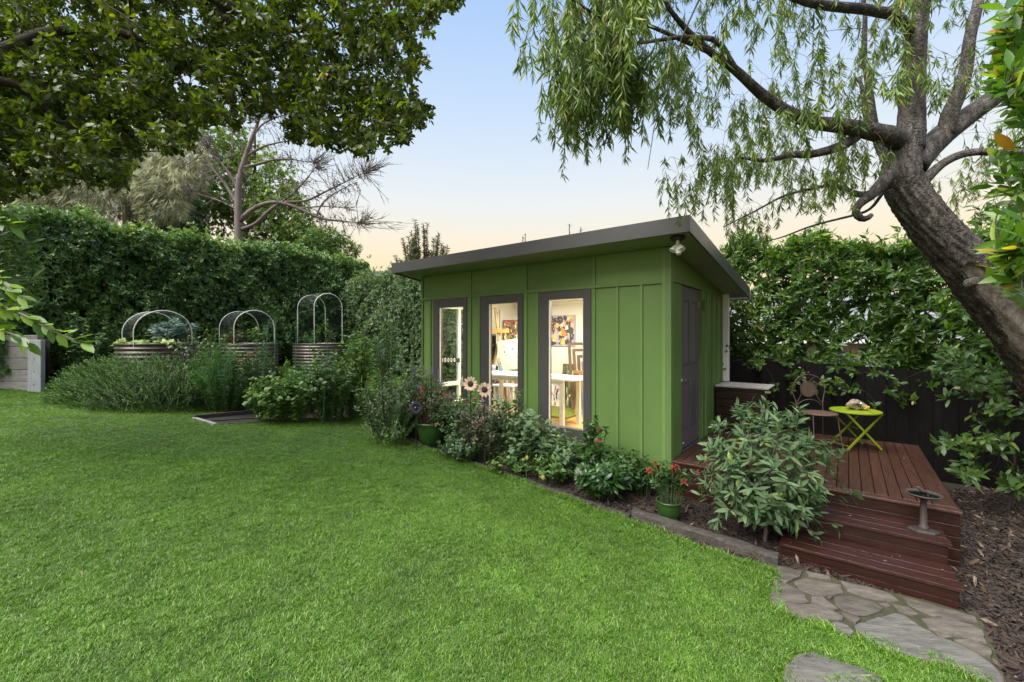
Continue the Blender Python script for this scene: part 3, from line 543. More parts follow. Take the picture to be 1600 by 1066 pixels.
# ================================================================== THE STUDIO
FL = .47; TW = 2.50; RZ = math.atan2(DU[1], DU[0]); BK = 2.5; LFT = -4.25; TH = .09
def zs(v): return 2.95 - .135 * (v + .45)
shed = empty('garden_studio', L(0, 0, .2), RZ, 'small green board and batten garden studio with a sloping flat roof and lit windows', 'garden studio')
B = -.2   # builder z is world z; root sits at .2
def sh(mb, name, m, parent=None, sm=False):
    mb.v = [(x, y, z - .2) for x, y, z in mb.v]
    return mb.build(name, m, parent or shed, smooth=sm)
def uf(px): return hit_v(px, 500, 0)[0]
wins = [(uf(677), uf(730), uf(686), uf(724)), (uf(751), uf(818), uf(763.5), uf(809)), (uf(843), uf(924), uf(857), uf(911.5))]
# front wall sheets between the openings
segs = [(LFT, wins[0][0]), (wins[0][1], wins[1][0]), (wins[1][1], wins[2][0]), (wins[2][1], 0)]
for a, b_ in segs: sh(MB().box(a, b_, 0, TH, .26, TW), 'wall_panel', 'green_paint')
jn = [LFT, uf(733), uf(820), uf(926), 0]
for a, b_ in zip(jn[:-1], jn[1:]): sh(MB().hull8([(a, 0, TW), (b_, 0, TW), (b_, TH, TW), (a, TH, TW), (a, 0, zs(0) - .002), (b_, 0, zs(0) - .002), (b_, TH, zs(TH) - .002), (a, TH, zs(TH) - .002)]), 'wall_panel', 'green_paint')
for w_ in wins: sh(MB().box(w_[0], w_[1], 0, TH, .26, .50), 'wall_panel', 'green_paint')
# side walls with a sloping head
def side(u0, u1, v0, v1, z0, name='wall_panel', m='green_paint'):
    return sh(MB().hull8([(u0, v0, z0), (u1, v0, z0), (u1, v1, z0), (u0, v1, z0), (u0, v0, zs(v0) - .002), (u1, v0, zs(v0) - .002), (u1, v1, zs(v1) - .002), (u0, v1, zs(v1) - .002)]), name, m)
dv0, dv1 = hit_u(1065, 500, 0)[0], hit_u(1094.5, 500, 0)[0]
side(-TH, 0, TH + .001, dv0, .26); side(-TH, 0, dv1, BK, .26); side(-TH, 0, dv0, dv1, 2.52)
side(LFT, LFT + TH, 2.0, BK, .26); side(LFT, LFT + TH, TH + .001, .12, .26); side(LFT, LFT + TH, .12, 2.0, 2.40); sh(MB().box(LFT, LFT + TH, .12, 2.0, .26, .62), 'wall_panel', 'green_paint')
sh(MB().box(LFT, 0, BK, BK + TH, .26, zs(BK) - .01), 'wall_panel', 'green_paint')
# battens on the front
def bat(u0, u1, v0, v1, z0, z1): 
    o = sh(MB().box(u0, u1, v0, v1, z0, z1), 'batten', 'green_batten'); bevel(o, .002, 1); return o
low = [673, 749.5, 840.5, 965, 1002.5]; both = [734.5, 820.8, 927]
for px in low: u = uf(px); bat(u - .018, u + .018, -.018, -.0005, .33, TW - .022)
for px in both:
    u = uf(px) + .016; bat(u - .02, u + .02, -.018, -.0005, .33, TW - .022); bat(u - .02, u + .02, -.018, -.0005, TW + .022, zs(0) - .01)
for a, b_ in [(LFT + .03, -.085)]: bat(a, b_, -.020, -.0005, TW - .022, TW + .022)
bat(LFT, LFT + .03, -.022, -.0005, .26, zs(0) - .01)
u = uf(1038.5); bat(-.085, -.0451, -.021, -.0005, .26, zs(0) - .01)
sh(MB().box(-.045, .020, -.022, -.0008, .26, zs(0) - .01), 'corner_board', 'green_batten'); sh(MB().box(.0008, .022, 0, .075, .26, zs(0) - .012), 'corner_board', 'green_batten')
sh(MB().box(LFT, -.087, -.035, -.0008, .285, .325), 'base_flashing', 'green_batten')
sh(MB().box(LFT + .02, -.02, .02, TH, .0, .262), 'base_board', 'charcoal')
# battens on the side
vl = [dv0 - .05, dv1 + .06, hit_u(1103.5, 500, 0)[0], hit_u(1112, 500, 0)[0], hit_u(1120, 500, 0)[0]]
for v in vl[1:]: bat(.0005, .018, v - .018, v + .018, .33, 2.50)
bat(.0005, .020, .08, BK, 2.50, 2.54)
bat(.0005, .018, BK - .04, BK, .26, 2.498)
# windows
for (a, b_, c_, d_), gtop, gbot in zip(wins, (2.34, 2.355, 2.366), (.66, .66, .655)):
    mb = MB(); f0, f1 = -.012, TH - .01
    mb.box(a + .004, c_, f0, f1, .50, 2.478); mb.box(d_, b_ - .004, f0, f1, .50, 2.478); mb.box(c_, d_, f0 + .0007, f1, gtop, 2.478); mb.box(c_, d_, f0 + .0007, f1, .50, gbot)
    fr_ = sh(mb, 'window', 'charcoal'); bevel(fr_, .003, 1)
    mb = MB(); i = .014; mb.box(c_, c_ + i, f0 + .02, f0 + .035, gbot, gtop); mb.box(d_ - i, d_, f0 + .02, f0 + .035, gbot, gtop)
    mb.v = [(x, y, z - .2) for x, y, z in mb.v]; q = mb.build('glazing_bead', 'room_white', fr_)
    mb = MB().box(c_, d_, f0 + .036, f0 + .042, gbot, gtop); mb.v = [(x, y, z - .2) for x, y, z in mb.v]; mb.build('pane', 'glass', fr_)
    sh(MB().box(a - .03, b_ + .02, -.045, -.0225, .462, .499), 'window_sill', 'green_batten')
# glazed opening in the left wall
mb = MB(); mb.box(LFT + .02, LFT + .075, .12, .155, .62, 2.40); mb.box(LFT + .02, LFT + .075, 1.965, 2.0, .62, 2.40); mb.box(LFT + .02, LFT + .075, .155, 1.965, 2.365, 2.40); mb.box(LFT + .02, LFT + .075, .155, 1.965, .62, .655)
gv = hit_u(717, 520, LFT + .05)[0]; mb.box(LFT + .021, LFT + .074, gv - .03, gv + .03, .655, 2.365); zt = hit_u(700, 600, LFT + .05)[1]; mb.box(LFT + .022, LFT + .073, .155, 1.965, zt - .035, zt + .035)
sw = sh(mb, 'window', 'room_white'); mb = MB().box(LFT + .045, LFT + .05, .155, 1.965, .655, 2.365); mb.v = [(x, y, z - .2) for x, y, z in mb.v]; mb.build('pane', 'glass', sw)
# oval stickers in a row on the glass, with the latch
for i in range(6):
    v_, z_ = hit_u(691 + i * 4.8, 562.5, LFT + .056); mb = MB()
    a_ = np.linspace(0, 2 * np.pi, 13)[:-1]; v0 = [(LFT + .056, v_ + .022 * r_ * math.cos(t), z_ - .2 + .038 * r_ * math.sin(t)) for r_ in (1, .55) for t in a_]
    mb.add(v0, [(k, (k + 1) % 12, 12 + (k + 1) % 12, 12 + k) for k in range(12)]); mb.build('oval_sticker', 'white_paint', sw)
v_, z_ = hit_u(716, 563, LFT + .08); mb = MB().box(LFT + .0745, LFT + .095, v_ - .03, v_ + .03, z_ - .24, z_ - .16); mb.build('latch', 'black_plastic', sw)
# door
dm = MB(); W_ = dv1 - dv0; D0, D1 = FL + .015, 2.518
door = sh(MB().box(-.06, -.028, dv0 + .004, dv1 - .004, D0, D1), 'door', 'door_grey')
st_ = MB(); y0, y1 = dv0 + .004, dv1 - .004; mid = (y0 + y1) / 2; sx = -.0278
rails = [(D0, D0 + .20), (1.28, 1.50), (D1 - .20, D1)]
for a, b_ in ((y0, y0 + .13), (y1 - .13, y1), (mid - .05, mid + .05)): st_.box(sx, sx + .011, a, b_, D0, D1)
for a, b_ in rails:
    st_.box(sx, sx + .0105, y0 + .13, mid - .05, a, b_); st_.box(sx, sx + .0105, mid + .05, y1 - .13, a, b_)
st_.v = [(x, y, z - .2) for x, y, z in st_.v]; q = st_.build('door_frame_panel', 'door_grey', door); bevel(q, .005, 2)
for (a, b_) in ((y0 + .155, mid - .075), (mid + .075, y1 - .155)):
    for c_, d_ in ((D0 + .225, 1.255), (1.525, D1 - .225)):
        q = MB().box(sx, sx + .008, a, b_, c_ - .2, d_ - .2).build('raised_panel', 'door_grey', door); bevel(q, .006, 2)
mb = MB(); hv, hz = hit_u(1070, 599, 0); hv = y0 + .065
mb.tube([(sx + .011, hv, 1.33), (sx + .06, hv, 1.33)], .011, 8); mb.tube([(sx + .055, hv - .005, 1.33), (sx + .058, hv + .06, 1.328), (sx + .055, hv + .125, 1.325)], [.010, .009, .007], 8); mb.tube([(sx + .011, hv, 1.33), (sx + .016, hv, 1.33)], .027, 14)
mb.v = [(x, y, z - .2) for x, y, z in mb.v]; mb.build('handle', 'chrome', door, smooth=False)
mb = MB(); mb.lathe([(0, .01), (.012, .008), (.016, 0)], seg=10); mb.xf(Matrix.Translation((sx + .011, hv + .06, D0 + .06 - .2)) @ Matrix.Rotation(R(90), 4, 'Y')); mb.build('door_stop', 'chrome', door)
sh(MB().box(-.012, .03, dv0, dv1, FL, FL + .014), 'threshold', 'chrome')
for zc in (.75, 1.5, 2.3): sh(MB().box(-.030, -.012, dv1 - .004, dv1 + .006, zc - .04, zc + .04), 'hinge', 'chrome')
# conduit and junction box beside the door
cv, cz = hit_u(1097, 480, .02); mb = MB(); mb.box(.019, .05, dv1 + .04, dv1 + .085, 2.22, 2.36); jb = sh(mb, 'junction_box', 'green_batten')
mb = MB(); mb.tube([(.035, dv1 + .11, 2.33 - .2), (.035, dv1 + .13, 2.30 - .2), (.035, dv1 + .13, 1.7 - .2), (.035, dv1 + .12, 1.2 - .2), (.035, dv1 + .12, .5 - .2)], .009, 6); mb.build('conduit', 'green_batten', jb)
# roof
u0, u1, v0, v1 = LFT - .26, .34, -.45, 2.91
sh(MB().hull8([(u0 + .02, v0 + .02, zs(v0)), (u1 - .02, v0 + .02, zs(v0)), (u1 - .02, v1, zs(v1)), (u0 + .02, v1, zs(v1)), (u0 + .02, v0 + .02, zs(v0) + .03), (u1 - .02, v0 + .02, zs(v0) + .03), (u1 - .02, v1, zs(v1) + .03), (u0 + .02, v1, zs(v1) + .03)]), 'soffit', 'soffit_paint')
for px_, in ((822,),):
    uj = uf(820) - .5
    sh(MB().box(uj - .012, uj + .012, v0 + .03, -.005, zs(v0) - .010, zs(v0) - .003), 'soffit_joint_strip', 'soffit_paint').rotation_euler
def slab(a, b_, c_, d_, h0, h1, name, m): return sh(MB().hull8([(a, c_, zs(c_) + h0), (b_, c_, zs(c_) + h0), (b_, d_, zs(d_) + h0), (a, d_, zs(d_) + h0), (a, c_, zs(c_) + h1), (b_, c_, zs(c_) + h1), (b_, d_, zs(d_) + h1), (a, d_, zs(d_) + h1)]), name, m)
slab(u0, u1, v0, v0 + .02, -.02, .145, 'fascia', 'fascia_metal')
slab(u1 - .02, u1, v0 + .0205, v1, -.02, .145, 'fascia', 'fascia_metal'); slab(u0, u0 + .02, v0 + .0205, v1, -.02, .145, 'fascia', 'fascia_metal')
slab(u0 + .021, u1 - .021, v0 + .021, v1, .10, .135, 'roof', 'fascia_metal')
mb = MB(); g_ = [(v1, .0), (v1 + .11, 0), (v1 + .11, .12), (v1 + .10, .12), (v1 + .10, .01), (v1, .01)]; zz = zs(v1) - .04
mb.v = [(u0, y, zz + z) for y, z in g_] + [(u1, y, zz + z) for y, z in g_]; mb.f = [(i, (i + 1) % 6, 6 + (i + 1) % 6, 6 + i) for i in range(6)] + [(0, 1, 2, 3, 4, 5), (11, 10, 9, 8, 7, 6)]
sh(mb, 'gutter', 'fascia_metal')
# white post carrying the roof's back corner
pu, pvv = .055, BK + .02
pq = MB().box(pu - .04, pu + .045, pvv, pvv + .085, 1.15, zs(pvv + .085) - .004); bevel(sh(pq, 'post', 'white_paint'), .004, 1)
# security light
lu, lv = .17, -.28; mb = MB(); mb.lathe([(.075, 0), (.075, -.02), (.06, -.035), (0, -.035)], (lu, lv, zs(lv) - .002), 20); sl_ = sh(mb, 'security_light', 'black_plastic')
mb = MB(); mb.tube([(lu, lv, zs(lv) - .235), (lu, lv, zs(lv) - .30)], .016, 12); mb.tube([(lu, lv, zs(lv) - .29), (lu + .015, lv - .02, zs(lv) - .36), (lu + .02, lv - .03, zs(lv) - .39)], [.024, .03, .026], 12); mb.build('sensor', 'white_plastic', sl_)
for sx_, dy in ((-.035, .01), (.045, -.02)):
    mb = MB(); c0 = np.array((lu + sx_ * .4, lv, zs(lv) - .28)); d = nrm(np.array([[sx_ * 1.6, -.07, -.13]]))[0]
    mb.tube([c0, c0 + d * .03, c0 + d * .08, c0 + d * .085], [.010, .020, .034, .034], 14); q = mb.build('lamp_head', 'white_plastic', sl_)

# ---------------- the room inside
iu0, iu1, iv0, iv1 = LFT + TH + .002, -TH - .002, TH + .002, BK - .02
rm = sh(MB().box(iu0, iu1, iv0, iv1, FL - .05, FL), 'room_floor', 'pine_floor')
for i in range(22):
    a = iu0 + (iu1 - iu0) * i / 22; sh(MB().box(a + .002, a + (iu1 - iu0) / 22 - .002, iv0, iv1, FL + .001, FL + .006), 'floor_plank', 'pine_floor')
sh(MB().box(iu0, iu1, iv1, iv1 + .015, FL, 2.56), 'room_wall', 'room_white'); sh(MB().box(iu0, iu1, iv0 - .001, iv1 + .015, 2.56, 2.575), 'room_ceiling', 'room_white')
sh(MB().box(iu0, iu1, iv1 - .02, iv1 - .0005, 2.50, 2.559), 'room_cornice', 'room_white')
sh(MB().box(iu1 - .014, iu1, iv0, iv1 - .001, FL, 2.558), 'room_wall', 'room_white'); sh(MB().box(iu0, iu0 + .014, 2.0, iv1 - .001, FL, 2.558), 'room_wall', 'room_white')
sh(MB().box(iu0, iu0 + .014, iv0, 1.999, 2.40, 2.558), 'room_wall', 'room_white')
for a, b_ in segs: sh(MB().box(max(a + .01, iu0 + .015), min(b_ - .01, iu1 - .015), TH + .0005, TH + .012, FL, 2.5), 'room_wall', 'room_white')
# ceiling lamps: two flat round fittings
for cu in (-3.0, -1.1):
    mb = MB(); mb.lathe([(.0, 2.50), (.15, 2.505), (.16, 2.52), (.16, 2.559)], (cu, 1.1, 0), 24); lp = sh(mb, 'ceiling_lamp', 'lamp_glow')
    ld = bpy.data.lights.new('lamp_light', 'AREA'); ld.shape = 'DISK'; ld.size = .34; ld.energy = 32; ld.color = (1, .92, .79)
    lo = bpy.data.objects.new('lamp_light', ld); COL.objects.link(lo); lo.parent = lp; lo.location = (cu, 1.1, 2.49 - .2)

# ================================================================== THINGS IN THE STUDIO
def thingL(name, u, v, z, label, cat, rz=0, group=None): return empty(name, L(u, v, z), RZ + rz, label, cat, group)
def painting(name, u, v, z, w_, h, cols, n, label, tilt=0, cat='painting', seed=1, rz=0, base=None, strokes=(.02, .09)):
    """canvas standing or hanging with its lower left corner at u, v, z, facing the front windows"""
    r_ = np.random.RandomState(seed); t = thingL(name, u, v, z, label, cat, rz)
    q = MB().box(0, w_, 0, .025, 0, h); q.xf(Matrix.Rotation(-tilt, 4, 'X')); q.build('canvas', base or 'canvas_edge', t)
    for c in cols:
        mb = MB()
        for _ in range(n):
            x, y = r_.uniform(.04, w_ - .05), r_.uniform(.04, h - .05); a, b_ = r_.uniform(*strokes) * w_, r_.uniform(*strokes) * h * 1.4; k = 6; yy = -.0008 - r_.uniform(0, .002)
            pts = [(min(w_ - .01, max(.01, x + a * math.cos(i / k * 6.28) * r_.uniform(.6, 1.2))), yy, min(h - .01, max(.01, y + b_ * math.sin(i / k * 6.28) * r_.uniform(.6, 1.2)))) for i in range(k)]
            mb.add(pts, [tuple(range(k))])
        mb.xf(Matrix.Rotation(-tilt, 4, 'X')); mb.build('brush_strokes', c, t)['kind'] = 'stuff'
    return t
WB = iv1 - .03
ua, zt_ = hit_v(846, 496, WB); ub, zb_ = hit_v(898, 542, WB)
zt_ = hit_v(870, 493, WB)[1]; zb_ = hit_v(870, 541, WB)[1]
painting('street_painting', ua, WB, zb_, ub - ua, zt_ - zb_, ['paint_dark', 'paint_dark', 'paint_lilac', 'paint_orange', 'paint_cream', 'paint_yellow', 'paint_dark'], 26, 'wide framed painting of a busy orange market street on the studio back wall', seed=4, base='paint_lilac')
ua = hit_v(786, 500, 2.0)[0]; ub = hit_v(818, 500, 2.0)[0]; zt_ = hit_v(800, 500, 2.0)[1]; zb_ = hit_v(800, 545, 2.0)[1]
t = thingL('display_easel', ua + .2, 2.06, FL + .006, 'slim wooden stand holding up the red and green painting', 'easel')
for a_, b_ in (((-.25, 0, 0), (-.08, 0, 1.7)), ((.35, 0, 0), (.12, 0, 1.7)), ((.02, .3, 0), (.02, .03, 1.6))): MB().tube([a_, b_], .018, 4).build('leg', 'wood_honey', t)
MB().box(-.22, .34, -.065, .01, zb_ - FL - .04, zb_ - FL - .008).build('ledge', 'wood_honey', t)
painting('floral_painting', ua, 2.0, zb_, ub - ua, zt_ - zb_, ['paint_red', 'paint_green', 'paint_cream', 'paint_orange', 'paint_dark'], 30, 'red and green painting standing up behind the pale easel canvas', seed=9, base='paint_red')
# table
tu0, tu1 = hit_v(767, 590, .95)[0], hit_v(909, 590, .8)[0]; TT = FL + .76
t = thingL('work_table', (tu0 + tu1) / 2, .85, FL, 'long white work table with square legs behind the studio windows', 'table')
hw = (tu1 - tu0) / 2; pts = [(-hw, -.32), (hw - .2, -.32), (hw - .06, -.24), (hw, -.05), (hw, .1), (hw - .06, .26), (hw - .2, .34), (-hw, .34)]
bevel(MB().prism(pts, .728, .76).build('table_top', 'white_paint', t), .005, 2)
for x in (-hw + .12, hw - .22):
    for y in (-.25, .25): MB().box(x - .03, x + .03, y - .03, y + .03, 0, .728).build('leg', 'white_paint', t)
MB().box(-hw + .12, hw - .22, -.22, -.20, .66, .727).build('apron', 'white_paint', t)
for i, (x, y, a, b_, c_, m) in enumerate([(.35, -.1, .30, .21, .02, 'paint_lilac'), (.0, .05, .26, .2, .035, 'white_paint'), (-.45, .0, .34, .24, .015, 'paint_cream'), (.55, .08, .22, .3, .008, 'canvas_edge')]):
    q = thingL('book', (tu0 + tu1) / 2 + x, .85 + y, TT + .0005, ['mauve art book lying shut on the white work table', 'thick white sketchbook in the middle of the white work table', 'cream book of paper at the easel end of the work table', 'loose pale sheet of paper near the rounded table end'][i], 'book', rz=.2 * i)
    bevel(MB().box(-a / 2, a / 2, -b_ / 2, b_ / 2, 0, c_).build('cover', m, q), .002, 1)
# brushes in jars
for i, (px, m) in enumerate([(771, 'paint_lilac'), (783, 'paint_blue')]):
    u = hit_v(px, 580, 1.0)[0]; q = thingL('brush_jar', u, 1.0, TT, ['lilac jar full of paint brushes by the window frame', 'blue jar of paint brushes in front of the pale canvas'][i], 'brush jar')
    MB().lathe([(0, 0), (.04, 0), (.04, .11), (.036, .11), (.036, .01)], seg=14).build('jar', m, q, smooth=True)
    for k in range(9):
        a, b_ = RS.uniform(-.07, .07, 2); MB().tube([(a * .3, b_ * .3, .02), (a, b_, .22 + RS.uniform(0, .05))], [.004, .003], 5).build('brush', random.choice(['wood_honey', 'paint_dark', 'paint_cream']), q)
# easel
u = hit_v(783, 560, 1.55)[0]; t = thingL('easel', u, 1.55, FL, 'tall honey coloured wooden easel with a leaning mast', 'easel', rz=.25)
def post(mb_, a, b_, w_=.035, d_=.02): mb_.tube([a, b_], w_ * .7, 4); return mb_
zt0 = hit_v(773, 481, 1.55)[1] - FL
post(MB(), (.12, .0, 0.05), (-.16, .06, zt0)).build('mast', 'wood_honey', t)
post(MB(), (-.32, 0, 0), (-.05, .06, 1.5)).build('leg', 'wood_honey', t); post(MB(), (.42, 0, 0), (.02, .06, 1.5)).build('leg', 'wood_honey', t); post(MB(), (0, .6, 0), (0, .09, 1.45)).build('leg', 'wood_honey', t)
MB().box(-.30, .36, -.045, .02, .62, .66).build('tray', 'wood_honey', t); MB().box(-.2, .16, -.01, .025, 1.45, 1.53).build('crossbar', 'wood_honey', t)
ua, zt_ = hit_v(779, 533, 1.45); ub, zb_ = hit_v(811, 577, 1.45)
q = painting('easel_canvas', ua, 1.44, zb_ - .05, ub - ua, zt_ - zb_ + .05, ['paint_dark', 'canvas_pale'], 9, 'unfinished pale green canvas leaning on the wooden easel', tilt=.12, cat='canvas', seed=5, base='canvas_pale', strokes=(.01, .05)); q.rotation_euler = (0, R(-7), RZ + .1)
# white chair
u = hit_v(790, 630, 1.35)[0]; t = thingL('white_chair', u, 1.45, FL, 'white ladder back chair tucked under the far side of the work table', 'chair', rz=.1)
for x in (-.2, .2):
    MB().box(x - .018, x + .018, .17, .205, 0, .90).build('leg', 'white_paint', t); MB().box(x - .018, x + .018, -.2, -.165, 0, .45).build('leg', 'white_paint', t)
MB().box(-.22, .22, -.22, .20, .45, .475).build('seat', 'white_paint', t)
for z in (.82, .58): MB().box(-.182, .182, .18, .196, z, z + .06).build('back_rail', 'white_paint', t)
for x in (-.1, 0, .1): MB().box(x - .012, x + .012, .183, .193, .64, .82).build('back_slat', 'white_paint', t)
# white shelf left of the chair
u = hit_v(772, 625, 1.75)[0]; t = thingL('white_trolley', u, 1.75, FL, 'low white trolley of paint tubes behind the white chair', 'trolley')
for z in (.1, .4, .68): MB().box(-.28, .28, -.16, .16, z, z + .02).build('shelf', 'white_paint', t)
for x in (-.28, .26):
    for y in (-.16, .14): MB().box(x, x + .02, y, y + .02, 0, .72).build('leg', 'white_paint', t)
for k in range(22):
    x, y, z = RS.uniform(-.24, .24), RS.uniform(-.1, .1), random.choice((.12, .42, .70)); q = MB().box(x - .02, x + .02, y - .05, y + .05, z + .001, z + RS.uniform(.03, .08)); q.build('paint_tube', random.choice(['paint_blue', 'paint_dark', 'paint_red', 'paint_cream', 'paint_lilac']), t)
# apron hanging / frames / trestle / rug
u = hit_v(768, 530, 2.0)[0]; t = thingL('hanging_smock', iu0 + .3, 2.2, FL + .75, 'dark painting smock hanging in the back corner of the studio', 'smock')
mb = MB(); mb.lathe([(.02, .85), (.10, .78), (.13, .6), (.12, .3), (.15, 0)], seg=14, sy=.45); mb.build('cloth', 'paint_dark', t, smooth=True); MB().lathe([(0, 1.02), (.09, .98), (.14, .86), (.10, .84)], seg=14, sy=.5).build('white_hood', 'white_paint', t, smooth=True)
for i in range(4):
    u = hit_v(900, 600, 2.15)[0] + i * .075; t = thingL('stretcher_frame', u, 2.0 + i * .03, FL + .006, ['brown wooden stretcher frame leaning at the front of its row', 'second brown frame of the leaning row', 'third brown frame of the leaning row', 'brown frame nearest the corner in the leaning row'][i], 'picture frame', rz=.9, group='frames leaning in the studio corner'); h = 1.28 - .12 * i
    mb = MB(); mb.box(0, .05, 0, .03, 0, h); mb.box(.45, .50, 0, .03, 0, h); mb.box(.05, .45, 0, .03, h - .05, h); mb.box(.05, .45, 0, .03, 0, .05); mb.xf(Matrix.Rotation(R(-9), 4, 'X')); mb.build('frame', 'wood_brown', t)
u = hit_v(910, 600, 1.85)[0]; t = thingL('wooden_trestle', u, 1.85, FL + .006, 'honey coloured wooden trestle standing beside the leaning frames', 'trestle')
MB().box(-.14, .75, -.05, .05, .72, .77).build('beam', 'wood_honey', t)
for x in (-.02, .65):
    for y in (-.2, .2): post(MB(), (x, y, 0), (x, y * .15, .72), .045).build('leg', 'wood_honey', t)
u = hit_v(872, 645, 1.5)[0]; t = thingL('green_rug', u, 1.75, FL + .006, 'small mossy green rug on the pine floor under the work table', 'rug')
bevel(MB().box(-.7, .3, -.5, .45, 0, .03).build('pile', 'rug_green', t), .01, 2)
ua = hit_v(853, 600, 2.1)[0]; painting('leaning_painting', ua, 2.1, FL + .04, .36, .62, ['paint_red', 'paint_cream', 'paint_lilac', 'paint_dark'], 22, 'small painting of red flowers leaning on the floor below the street painting', tilt=.18, seed=21, base='paint_cream')
ua = hit_v(876, 600, 2.2)[0]; painting('dark_canvas', ua, 2.2, FL + .008, .28, .85, ['paint_dark', 'paint_green', 'paint_cream'], 16, 'narrow dark canvas propped against the studio back wall', tilt=.1, seed=22, base='wood_brown')
u = hit_v(700, 625, .9)[0]; t = thingL('white_easel_board', hit_u(700, 620, LFT + .5)[0] * 0 + LFT + .5, .55, FL + .5, 'white pointed board standing inside the first window', 'board')
MB().add([(-.14, 0, 0), (.16, 0, 0), (.05, .01, .32), (-.14, .02, .12), (-.14, .02, 0), (.16, .02, 0), (.05, .03, .32), (-.14, .04, .12)], [(0, 1, 2, 3), (7, 6, 5, 4), (0, 4, 5, 1), (1, 5, 6, 2), (2, 6, 7, 3), (3, 7, 4, 0)]).build('panel', 'white_paint', t); MB().box(-.1, .1, .05, .07, -.494, .1).build('stand', 'white_paint', t)

# ================================================================== DECK, STEPS, BOX
deck = empty('timber_deck', L(1.15, 0, 0), RZ, 'red brown hardwood deck beside the green studio', 'deck')
DO = 1.15
def dk(mb, name, m, parent=deck, o=DO, vo=0):
    mb.v = [(x - o, y - vo, z) for x, y, z in mb.v]; return mb.build(name, m, parent)
DE = 2.62; u = .025; i = 0; pitch = .0925
while u + .087 < 2.215:
    zz = FL - .004 * RS.rand() * .5; j = .003 * RS.normal()
    for a, b_ in ((.098, DE),):
        bevel(dk(MB().box(u, u + .0865, a, b_ + j, FL - .022, zz), 'board', 'merbau_deck'), .0025, 1)
    u += pitch; i += 1
bevel(dk(MB().box(u, 2.30, .098, DE, FL - .022, FL), 'board', 'merbau_deck'), .0025, 1)
bevel(dk(MB().box(.022, 2.312, -.012, .093, FL - .022, FL + .0005), 'border_board', 'merbau_deck'), .003, 1)
for z0, z1 in ((.357, FL - .0235), (.262, .353), (.167, .258), (.072, .163), (-.03, .068)):
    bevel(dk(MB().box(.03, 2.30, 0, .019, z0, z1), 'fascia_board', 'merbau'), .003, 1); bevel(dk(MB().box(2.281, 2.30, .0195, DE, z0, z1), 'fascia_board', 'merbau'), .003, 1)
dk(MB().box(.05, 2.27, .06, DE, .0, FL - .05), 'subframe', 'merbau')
steps = empty('timber_steps', L(1.68, -.4, 0), RZ, 'two wide red brown timber steps up to the deck', 'steps')
for k, (zt_, v0_, v1_) in enumerate(((.324, -.39, -.002), (.17, -.775, -.392))):
    n_ = 3; wv_ = (v1_ - v0_) / n_; uu0, uu1 = 1.14, 2.19 + .005 * k
    for q in range(n_): bevel(dk(MB().box(uu0, uu1 + (.012 if q == 0 else 0), v0_ + q * wv_, v0_ + (q + 1) * wv_ - .004, zt_ - .022, zt_ - .001 * RS.rand()), 'tread_board', 'merbau_tread', steps, 1.68, -.4), .001, 1)
    zb_ = 0 if k else .0; h_ = .072; z = zt_ - .0235
    while z > -.02:
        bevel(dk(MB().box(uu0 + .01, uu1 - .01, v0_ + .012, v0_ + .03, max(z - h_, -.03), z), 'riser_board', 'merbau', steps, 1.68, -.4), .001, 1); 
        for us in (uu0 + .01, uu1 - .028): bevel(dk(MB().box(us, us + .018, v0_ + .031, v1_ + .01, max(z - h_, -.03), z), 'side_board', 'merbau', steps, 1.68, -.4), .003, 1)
        z -= h_ + .003
dp = [L(RS.uniform(.1, 2.25), RS.uniform(.02, 2.5), FL + .006) for _ in range(70)] + [L(RS.uniform(1.2, 2.15), RS.uniform(-.37, -.03), .33) for _ in range(34)] + [L(RS.uniform(1.2, 2.15), RS.uniform(-.75, -.42), .176) for _ in range(38)] + [(*C6(RS.uniform(250, 1300), RS.uniform(260, 560)), .04) for _ in range(50)]
scatter('deck_litter', np.array([np.array(p, float) for p in dp]), leafs, 'leaf_litter', .18, .5, .25, label='small dry leaf bits on the deck, steps and paving', cat='leaves')
box = empty('storage_box', L(.36, 2.3, FL), RZ, 'slatted red brown storage box with grey slat lid behind the studio door', 'storage box')
bt = 1.137; z = FL + .01; k = 0
while z < bt - .06:
    h_ = min(.105, bt - .024 - z)
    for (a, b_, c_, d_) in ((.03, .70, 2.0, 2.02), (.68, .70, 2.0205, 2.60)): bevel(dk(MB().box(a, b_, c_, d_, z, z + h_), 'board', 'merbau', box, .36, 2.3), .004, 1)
    z += h_ + .012
for q in box.children: q.location.z = -FL
for q in range(8):
    a = .02 + q * .088; o = bevel(dk(MB().box(a, a + .082, 1.985, 2.615, bt - .022, bt), 'lid_slat', 'grey_slat', box, .36, 2.3), .003, 1); o.location.z = -FL
o = dk(MB().box(.05, .66, 2.04, 2.58, FL + .02, bt - .04), 'inner_frame', 'black_plastic', box, .36, 2.3); o.location.z = -FL
bm_ = MB().box(.67, .74, 1.995, 2.0, 1.07, 1.10); dk(bm_, 'latch', 'chrome', box, .36, 2.3).location.z = -FL

